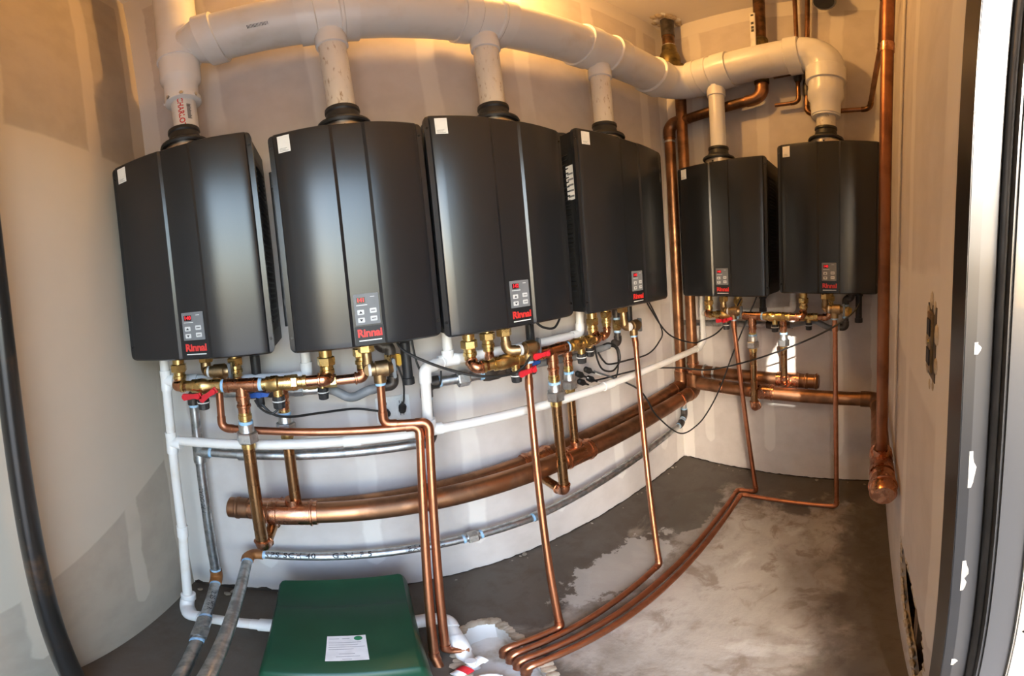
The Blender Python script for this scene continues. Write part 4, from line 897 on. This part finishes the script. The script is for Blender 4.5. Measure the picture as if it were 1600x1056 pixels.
# ================================================================== gas lines
GR = 0.0185
def gas_connection(T, F, s, w, zlow, ztop, zt, yellow=True, turn=-0.03):
    """elbow, upright gas cock with lever, black elbow into the heater"""
    run(T, F, [P(s + turn, w, zlow), P(s, w, zlow), P(s, w, zlow + 0.05)], 0.016, 'black_iron', 'black_iron', R=0.02, fr=1.2, hub=0.016)
    tape(T, F, P(s, w, zlow + 0.052), Z, 0.0175)
    v = build(MB().lathe(P(s, w, zlow + 0.058), Z, [(0, 0.017), (0.01, 0.021), (0.042, 0.021), (0.05, 0.017)], 8), 'gas_cock', 'brass', T, F, angle=20)
    if yellow: build(MB().box(P(s + 0.014, w + 0.012, zlow + 0.06), P(s + 0.034, w - 0.006, zlow + 0.10), 0.004), 'gas_lever', 'lever_yellow', v, F)
    tape(T, F, P(s, w, zlow + 0.112), Z, 0.0175)
    run(T, F, [P(s, w, zlow + 0.10), P(s, w, ztop), P(s + zt, w, ztop), P(s + zt, w, ztop + 0.05)], 0.016, 'black_iron', 'black_iron', R=0.022, fr=1.2, hub=0.014)
G1 = thing('gas_line', 'grey galvanised gas pipe rising by the left corner with a branch behind the white drain', 'gas pipe', P(0.11, 0.08, 0.1), FA)
run(G1, FA, [P(0.60, 0.08, 1.045), P(0.122, 0.08, 1.052), P(0.118, 0.08, 0.155), P(0.272, 0.76, 0.105)], GR, 'galvanised', 'black_iron', R=0.028, fr=1.25, hub=0.018, tape=True)
for q in G1.children:
    if q.name.startswith('elbow') and WM[q.name].translation.z < 0.3: q.data.materials[0] = MATS['rust_elbow']
tee(G1, FA, P(0.121, 0.08, 0.815), Z, SX, GR, 0.09, 'galvanised', GR, 0.045, fr=1.28)
g_t = run(G1, FA, [P(0.15, 0.08, 0.815), P(0.95, 0.08, 0.797), P(0.955, 0.06, 1.008), P(1.17, 0.08, 1.008)], GR, 'galvanised', 'black_iron', R=0.03, fr=1.25, hub=0.018, tape=True)
coupling(G1, FA, P(0.30, 0.08, 0.812), SX, GR, 0.045, 'galvanised', 'coupling', 1.3)
tape(G1, FA, P(0.17, 0.08, 0.815), SX, GR * 1.1)
ga, gb = P(0.118, 0.08, 0.155), P(0.272, 0.76, 0.105); gv = (gb - ga).normalized()
hexnut(G1, FA, ga + gv * 0.33, gv, GR * 1.45, 0.05, 'galvanised', 'union_nut')
coupling(G1, FA, ga + gv * 0.28, gv, GR, 0.05, 'galvanised', 'union_body', 1.25)
for k in (0.245, 0.372): tape(G1, FA, ga + gv * k, gv, GR * 1.12)
text('pipe_lettering', '2.25 MTR', 0.024, 'print_dark', G1, FA, ga + gv * 0.16 + Vector((0.4, 0, 0.92)).normalized() * GR, ex=gv, ey=Vector((0.92, 0.2, -0.4)).normalized(), wrap=(ga, gv, GR), spacing=1.1)
text('pipe_lettering', 'PIPE DUAL', 0.024, 'print_dark', G1, FA, P(0.119, 0.08, 0.60) + OUT * GR, ex=(0, 0, 1), ey=(-1, 0, 0), wrap=(P(0.119, 0.08, 0.6), Z, GR), spacing=1.1)
# under the two left heaters: drip fittings, flexible connector and gas cock
build(MB().lathe(P(0.30, 0.08, 1.048), SX, [(0, 0.022), (0.05, 0.024), (0.10, 0.019), (0.12, 0.022), (0.14, 0.022)], 14), 'gas_union', 'black_iron', G1, FA)
build(MB().lathe(P(0.50, 0.08, 1.046), SX, [(0, 0.022), (0.03, 0.022), (0.032, 0.018), (0.10, 0.018)], 8), 'hex_coupling', 'galvanised', G1, FA)
build(MB().tube(smooth_path([P(0.60, 0.08, 1.045), P(0.64, 0.09, 1.035), P(0.69, 0.10, 1.005), P(0.75, 0.11, 1.03), P(0.80, 0.11, 1.035)], 0.05), 0.0155, 14), 'flexible_connector', 'flex_grey', G1, FA)
gas_connection(G1, FA, 0.835, 0.11, 1.038, 1.165, -0.035)
# under the third and fourth heaters
build(MB().lathe(P(1.17, 0.08, 1.008), SX, [(0, 0.026), (0.02, 0.030), (0.06, 0.030), (0.08, 0.024), (0.09, 0.02)], 14), 'gas_union', 'black_iron', G1, FA)
tape(G1, FA, P(1.165, 0.08, 1.008), SX, 0.0205, 0.02); hexnut(G1, FA, P(1.09, 0.08, 1.008), SX, 0.029, 0.045, 'galvanised', 'union_nut')
build(MB().lathe(P(1.255, 0.08, 1.007), SX, [(0, 0.021), (0.03, 0.024), (0.06, 0.024), (0.10, 0.018), (0.16, 0.018)], 12), 'gas_cock', 'black_iron', G1, FA)
build(MB().tube(smooth_path([P(1.40, 0.08, 1.0), P(1.48, 0.085, 0.995), P(1.62, 0.09, 0.985), P(1.74, 0.10, 0.992), P(1.80, 0.10, 0.995)], 0.06), 0.0155, 14), 'flexible_connector', 'flex_grey', G1, FA)
gas_connection(G1, FA, 1.865, 0.10, 0.998, 1.15, 0.02, yellow=False)

G2 = thing('gas_line', 'grey galvanised gas pipe with lettering low on the long wall, rising in the corner', 'gas pipe', P(0.25, 0.06, 0.2), FA)
def gz(s): return 0.305 - 0.03 * math.sin((s - 0.25) / 2.2 * math.pi) + 0.02 * (s > 2.3)
run(G2, FA, [P(0.36, 0.74, 0.305), P(0.252, 0.06, 0.312), P(1.35, 0.06, 0.270), P(2.44, 0.06, 0.325), P(2.53, 0.035, 0.35), P(2.535, 0.026, 0.975)], GR, 'galvanised', 'rust_elbow', R=0.03, fr=1.25, hub=0.018, tape=True)
for q in G2.children:
    if q.name.startswith('elbow') and WM[q.name].translation.x > 0.6:
        q.data.materials[0] = MATS['black_iron'] if WM[q.name].translation.x > 1.8 else MATS['galvanised']
run(G2, FB, [P(0.03, 0.026, 0.975), P(0.30, 0.024, 0.985), P(0.66, 0.075, 1.0)], GR * 0.95, 'galvanised')
hexnut(G2, FA, P(1.06, 0.06, 0.281), SX, GR * 1.6, 0.04, 'zinc_union', 'union_nut')
for s in (1.025, 1.095): tape(G2, FA, P(s, 0.06, 0.281), SX, GR * 1.1)
gd = (P(1.35, 0.06, 0.270) - P(0.252, 0.06, 0.312)).normalized()
nrm = Vector((0, -0.72, 0.70)).normalized()
q0 = P(0.252, 0.06, 0.312)
for tx, s in (('NPS/SCH 40', 0.40), ('GIRA F 5', 0.62), ('EASG AL', 0.88)):
    a = q0 + gd * (s - 0.252); text('pipe_lettering', tx, 0.032, 'print_dark', G2, FA, a + nrm * GR, ex=gd, ey=nrm.cross(gd), wrap=(a, gd, GR), spacing=1.15, bold=0.0007)
hexnut(G2, FB, P(0.37, 0.034, 0.988), SX, GR * 1.6, 0.05, 'galvanised', 'union_nut')
build(MB().lathe(P(0.64, 0.075, 1.0), SX, [(0, 0.022), (0.03, 0.026), (0.07, 0.026), (0.10, 0.018), (0.15, 0.018)], 12), 'gas_union', 'black_iron', G2, FB)
build(MB().tube(smooth_path([P(0.78, 0.08, 1.0), P(0.86, 0.085, 1.02), P(0.92, 0.09, 1.03), P(1.0, 0.10, 0.995), P(1.05, 0.10, 1.0)], 0.05), 0.015, 14), 'flexible_connector', 'flex_grey', G2, FB)
gas_connection(G2, FB, 1.085, 0.10, 1.003, 1.15, 0.03)

# ================================================================== green condensate neutraliser
K = thing('neutraliser_tank', 'green plastic lidded condensate tank on the floor with white pipe stubs', 'tank', (0.575, -0.38, 0))
x0, x1, y0, y1 = 0.362, 0.786, -0.62, -0.126
build(MB().box((x0 + 0.06, y0 + 0.03, 0), (x1 - 0.06, y1 - 0.02, 0.20), 0.015), 'tank', 'green_tank', K)
def lid():
    xs = [0, 0.004, 0.014, 0.03, 0.06, 0.35, 0.65, 0.94, 0.97, 0.986, 0.996, 1.0]
    ys = [0, 0.006, 0.02, 0.04, 0.2, 0.45, 0.64, 0.67, 0.70, 0.85, 0.94, 0.965, 0.985, 0.996, 1.0]
    def h(u, v):
        e = min(u * 0.38, (1 - u) * 0.38, v * 0.475, (1 - v) * 0.475)
        k = min(1, e / 0.014); k = math.sqrt(max(0, 1 - (1 - k) ** 2))
        top = 0.232 if v < 0.64 else 0.232 + (v - 0.64) / 0.06 * 0.0 - min(1, (v - 0.64) / 0.06) * 0.012 + max(0, v - 0.70) / 0.24 * 0.012
        if e > 0.016 and e < 0.022: top += 0.004
        return 0.165 + (top - 0.165) * k
    vs = []
    for v in ys:
        for u in xs:
            e1, e2 = min(u, 1 - u) * 0.38, min(v, 1 - v) * 0.475
            R0 = 0.03; ix = 0; iy = 0
            X, Y = u, v
            if e1 < R0 and e2 < R0:      # round the plan corners
                dx, dy = (R0 - e1) / R0, (R0 - e2) / R0; m = max(dx, dy); l = math.hypot(dx, dy)
                if l > 1e-6: f = m / l; dx, dy = dx * f, dy * f
                e1n, e2n = R0 - dx * R0, R0 - dy * R0
                X = e1n / 0.38 if u < 0.5 else 1 - e1n / 0.38; Y = e2n / 0.475 if v < 0.5 else 1 - e2n / 0.475
            tp = 0.78 + 0.22 * Y; vs.append(((x0 + x1) / 2 + (X - 0.5) * tp * (x1 - x0), y0 + Y * (y1 - y0), h(u, v)))
    n = len(xs); fs = [(i * n + j, i * n + j + 1, (i + 1) * n + j + 1, (i + 1) * n + j) for i in range(len(ys) - 1) for j in range(n - 1)]
    m = MB()._add(vs, fs)
    # skirt down
    loop = [j for j in range(n)] + [i * n + n - 1 for i in range(1, len(ys))] + [(len(ys) - 1) * n + j for j in range(n - 2, -1, -1)] + [i * n for i in range(len(ys) - 2, 0, -1)]
    base = len(m.v); m.v += [Vector((m.v[i].x, m.v[i].y, 0.14)) for i in loop]
    for k in range(len(loop)): m.f.append((loop[k], loop[(k + 1) % len(loop)], base + (k + 1) % len(loop), base + k))
    return m
build(lid(), 'lid', 'green_lid', K, angle=50)
lb = build(MB().box((0.540, -0.578, 0.2315), (0.630, -0.440, 0.2335)), 'label', 'sticker_white', K)
build(MB().lathe((0.612, -0.453, 0.2334), Z, [(0, 0.010), (0.0006, 0.010)], 16), 'label_logo', 'logo_green', lb)
for k, (a, b) in enumerate(((0.545, 0.568), (0.575, 0.592), (0.545, 0.618), (0.545, 0.61), (0.545, 0.625), (0.545, 0.60), (0.568, 0.602), (0.562, 0.612), (0.575, 0.595))):
    yy = -0.452 if k < 2 else (-0.470 - (k - 2) * 0.010 if k < 6 else -0.520 - (k - 6) * 0.012)
    build(MB().box((a, yy - 0.0012, 0.2334), (b, yy, 0.2338)), 'label_line', 'panel_grey', lb)
for sx_, xx in ((-1, x0 + 0.035), (1, x1 - 0.055)):
    p0 = Vector((xx, -0.285 if sx_ < 0 else -0.30, 0.085)); d = SX * sx_
    build(MB().lathe(p0 - d * 0.01, d, [(0, 0.030), (0.022, 0.030), (0.023, 0.036), (0.042, 0.036), (0.043, 0.029), (0.085, 0.029), (0.086, 0.0235), (0.11, 0.0235)], 20), 'pipe_stub', 'pvc_fitting', K)
    build(MB().lathe(p0 + d * 0.013, d, [(0, 0.036), (0.016, 0.036)], 8), 'stub_nut', 'pvc_fitting', K)
run(K, FA, [(0.785, -0.30, 0.085), (0.855, -0.305, 0.085), (0.848, -0.43, 0.055), (0.842, -0.50, -0.05)], 0.0225, 'pvc', 'pvc_fitting', R=0.03, fr=1.15, hub=0.02, name='outlet_pipe')
# small white valve with red band in the sink
wv = thing('drain_fitting', 'small white plastic drain fitting with a red band beside the floor sink', 'fitting', (0.83, -0.52, -0.02))
build(MB().lathe((0.790, -0.545, 0.005), (0.85, 0.45, 0.1), [(0, 0.016), (0.03, 0.016), (0.031, 0.013), (0.085, 0.013), (0.086, 0.018), (0.10, 0.018)], 14), 'body', 'pvc_fitting', wv)
build(MB().lathe((0.808, -0.536, 0.007), (0.85, 0.45, 0.1), [(0, 0.019), (0.024, 0.019)], 14), 'red_band', 'lever_red', wv)
build(MB().lathe((0.842, -0.520, 0.012), (0, 0.1, 1), [(0, 0.010), (0.03, 0.009), (0.032, 0.014), (0.04, 0.014)], 12), 'spout', 'pvc_fitting', wv)
hz_ = [Vector((0.845 + 0.035 * math.cos(a * 0.5), -0.585 + 0.022 * math.sin(a * 0.5), -0.005 - 0.0015 * a)) for a in range(34)]
build(MB().tube(hz_, 0.006, 8), 'coiled_tube', 'pvc_fitting', wv)

# ================================================================== black pipe at the left
bp = thing('steel_pole', 'scratched black steel pipe standing by the left wall', 'pipe', (0.05, -0.728, 0))
build(MB().tube([(0.05, -0.728, 0.0), (0.05, -0.914, ZC)], 0.027, 28), 'pipe', 'worn_black_pipe', bp)
build(MB().lathe((0.05, -0.728, 0), Z, [(0, 0.06), (0.01, 0.06), (0.012, 0.038), (0.03, 0.035)], 28), 'floor_flange', 'black_iron', bp)

# ================================================================== electrical
o1 = thing('wall_outlet', 'white double wall outlet with plugs behind the copper relief lines', 'outlet', P(0.84, 0.0, 0.875), FA)
build(MB().box(P(0.775, 0.007, 0.868), P(0.90, 0.0, 0.965), 0.002), 'cover_plate', 'plate_white', o1, FA)
for s in (0.808, 0.868):
    for z in (0.940, 0.893):
        f = build(MB().box(P(s - 0.017, 0.0095, z - 0.015), P(s + 0.017, 0.006, z + 0.015), 0.003), 'socket', 'plate_white', o1, FA)
        for k in (-0.006, 0.006): build(MB().box(P(s + k - 0.0012, 0.0100, z - 0.003), P(s + k + 0.0012, 0.0094, z + 0.007)), 'slot', 'print_dark', f, FA)
def plug(label, s, w, z, d, cat='plug', F=FA, grp='spare cord plugs hanging under the fourth heater'):
    d = Vector(d).normalized(); T = thing('power_plug', label, cat, P(s, w, z), F, grp)
    build(MB().lathe(P(s, w, z), d, [(-0.020, 0.006), (-0.014, 0.013), (0.012, 0.015), (0.02, 0.010), (0.030, 0.005), (0.045, 0.004)], 10), 'plug_body', 'cord', T, F)
    build(MB().tube([P(s, w, z) + d * 0.044, P(s, w, z) + d * 0.085], 0.003, 6), 'cable_tag', 'print_white', T, F)
    return T
plug('black plug seated in the wall outlet, left socket', 0.808, 0.03, 0.915, (0, -1, 0), 'plug', FA, 'plugs in the wall outlet')
plug('black plug seated in the wall outlet, right socket', 0.868, 0.03, 0.922, (0, -0.6, 0.8), 'plug', FA, 'plugs in the wall outlet')
for (s, z, lab) in ((1.623, 0.902, 'black spare plug, nearest the risers, upper of the left pair'), (1.674, 0.909, 'black spare plug, topmost of the four hanging'),
                    (1.631, 0.865, 'black spare plug, lowest of the four hanging'), (1.685, 0.865, 'black spare plug, right lower one of the four hanging')):
    plug(lab, s, 0.08, z, (0.85, -0.1, -0.5))

def cord(label, pts, r=0.0042, F=FA):
    """hanging cable through the points, Catmull-Rom smoothed"""
    pts = [Vector(p) for p in pts]; q = [pts[0]] + pts + [pts[-1]]; out = []
    for i in range(1, len(q) - 2):
        a, b, c, d = q[i - 1], q[i], q[i + 1], q[i + 2]
        for k in range(8):
            t = k / 8; out.append(0.5 * ((2 * b) + (c - a) * t + (2 * a - 5 * b + 4 * c - d) * t * t + (3 * b - a - 3 * c + d) * t ** 3))
    out.append(pts[-1]); o = build(MB().tube(out, r, 8), 'hanging_cable', 'cord', None, F); return tag(o, label, 'cable', 'black electric cables')
cord('black cord sagging from the second heater to the third in front of the pipes', [P(0.845, 0.20, 1.195), P(0.862, 0.22, 1.165), P(0.917, 0.24, 1.130), P(0.995, 0.25, 1.091), P(1.085, 0.27, 1.060), P(1.19, 0.275, 1.047), P(1.255, 0.27, 1.075), P(1.30, 0.24, 1.135), P(1.315, 0.20, 1.19)])
cord('short black cord looping under the second heater beside its black trap', [P(0.905, 0.14, 1.19), P(0.915, 0.15, 1.10), P(0.95, 0.15, 1.03), P(0.985, 0.14, 1.02), P(1.00, 0.12, 1.06)], 0.0035)
cord('black cord from the left valve set along the wall to the outlet', [P(0.415, 0.20, 1.04), P(0.45, 0.20, 1.005), P(0.50, 0.17, 0.985), P(0.58, 0.10, 0.967), P(0.70, 0.05, 0.952), P(0.80, 0.045, 0.925)])
cord('short black cord looped between the two black valve caps on the left', [P(0.40, 0.22, 1.06), P(0.42, 0.23, 1.035), P(0.455, 0.24, 1.022), P(0.485, 0.23, 1.045)], 0.0035)
cord('black cord drooping to the right socket of the outlet', [P(0.835, 0.10, 1.16), P(0.865, 0.12, 1.06), P(0.870, 0.08, 0.98), P(0.868, 0.05, 0.945)], 0.0035)
cord('short black cord bowed just under the third heater', [P(1.325, 0.22, 1.19), P(1.35, 0.23, 1.165), P(1.40, 0.23, 1.155), P(1.44, 0.22, 1.188)])
cord('black cord coiled in loops beside the hanging plugs', [P(1.69, 0.12, 1.02), P(1.685, 0.14, 0.96), P(1.715, 0.14, 0.91), P(1.79, 0.13, 0.885), P(1.85, 0.12, 0.92), P(1.85, 0.11, 0.975), P(1.79, 0.11, 1.01), P(1.76, 0.10, 1.0), P(1.84, 0.10, 0.98), P(1.87, 0.09, 0.92), P(1.86, 0.08, 0.83), P(1.80, 0.08, 0.80), P(1.74, 0.08, 0.81)])
cord('black cord from the loops swinging up to the fourth heater', [P(1.70, 0.13, 0.99), P(1.72, 0.14, 0.95), P(1.77, 0.13, 0.92), P(1.92, 0.11, 0.90), P(2.08, 0.11, 0.892), P(2.18, 0.11, 0.93), P(2.205, 0.12, 1.0), P(2.06, 0.13, 1.20)])
cord('black cord sagging from the fourth heater round the corner to the end wall valves', [P(2.02, 0.16, 1.19), P(2.06, 0.16, 1.13), P(2.17, 0.19, 0.985), (2.36, -0.22, 0.90), (2.42, -0.26, 0.905), (2.40, -0.37, 0.96), (2.38, -0.47, 1.06), (2.38, -0.53, 1.15)])
cord('long black cord from the plugs round the corner to the heater by the right wall', [P(1.66, 0.10, 0.865), P(1.72, 0.10, 0.855), P(2.01, 0.12, 0.83), P(2.24, 0.20, 0.785), (2.30, -0.36, 0.775), (2.29, -0.63, 0.858), (2.28, -0.90, 0.968), (2.29, -1.06, 1.05), (2.31, -1.154, 1.127), (2.36, -1.17, 1.19)])
cord('black cord dipping low past the corner then climbing to the end wall heater', [P(1.70, 0.09, 0.90), P(1.84, 0.23, 0.80), P(1.96, 0.24, 0.62), P(2.16, 0.24, 0.43), (2.33, -0.25, 0.41), (2.33, -0.33, 0.52), (2.31, -0.42, 0.68), (2.32, -0.51, 0.90), (2.36, -0.62, 1.15), (2.36, -0.63, 1.18)])

# receptacle in the torn cut-out of the right wall
ro = thing('electrical_box', 'open brown electrical box with bare receptacle in the right wall', 'outlet', (1.20, YR, 1.19))
build(MB().box((1.165, YR - 0.001, 1.175), (1.235, YR + 0.0012, 1.285), 0.0005), 'cutout', 'box_brown', ro)
rc = build(MB().box((1.182, YR + 0.0008, 1.185), (1.218, YR + 0.005, 1.275), 0.0015), 'receptacle', 'bronze', ro)
for z in (1.208, 1.252):
    build(MB().box((1.187, YR + 0.0045, z - 0.013), (1.213, YR + 0.007, z + 0.013), 0.0012), 'socket', 'print_dark', rc)
build(MB().lathe((1.20, YR + 0.0045, 1.23), (0, 1, 0), [(0, 0.004), (0.003, 0.003)], 8), 'screw', 'brass', rc)
for k in range(9):
    a = k * 6.283 / 9
    build(MB().sphere((1.20 + 0.040 * math.cos(a), YR + 0.0005, 1.225 + 0.066 * math.sin(a)), 0.007 + 0.006 * random.random(), 6, 4, (1.2, 0.2, 1.3)), 'broken_edge', 'gypsum', ro)

# crumbs of plaster along the foot of the walls
spots = [(0.02 + 0.36 * random.random(), -0.012 - 0.05 * random.random()) for _ in range(10)] + [(0.8 + 1.7 * random.random(), -0.015 - 0.03 * random.random()) for _ in range(14)] \
    + [(L - 0.02 - 0.03 * random.random(), -0.1 - 1.1 * random.random()) for _ in range(9)]
me0 = None
for i, (x, y) in enumerate(spots):
    r = 0.004 + 0.010 * random.random() ** 2 if i >= 10 else 0.006 + 0.010 * random.random()
    if me0 is None:
        o = build(MB().sphere((0, 0, 0), 1.0, 7, 5, (1, 0.8, 0.6)), 'plaster_crumb', 'debris'); me0 = o.data
        for v in me0.vertices: v.co *= 1 + random.uniform(-0.2, 0.2)
    else:
        o = bpy.data.objects.new('plaster_crumb', me0); COL.objects.link(o)
    o.matrix_world = Matrix.Translation((x, y, 0.001)) @ Matrix.Rotation(random.random() * 6, 4, 'Z') @ Matrix.Scale(r, 4)
    tag(o, 'small plaster crumb lying at the foot of the ' + ('left corner' if i < 10 else 'long wall' if i < 24 else 'end wall'), 'crumb', 'plaster crumbs at the foot of the ' + ('left corner' if i < 10 else 'long wall' if i < 24 else 'end wall'))
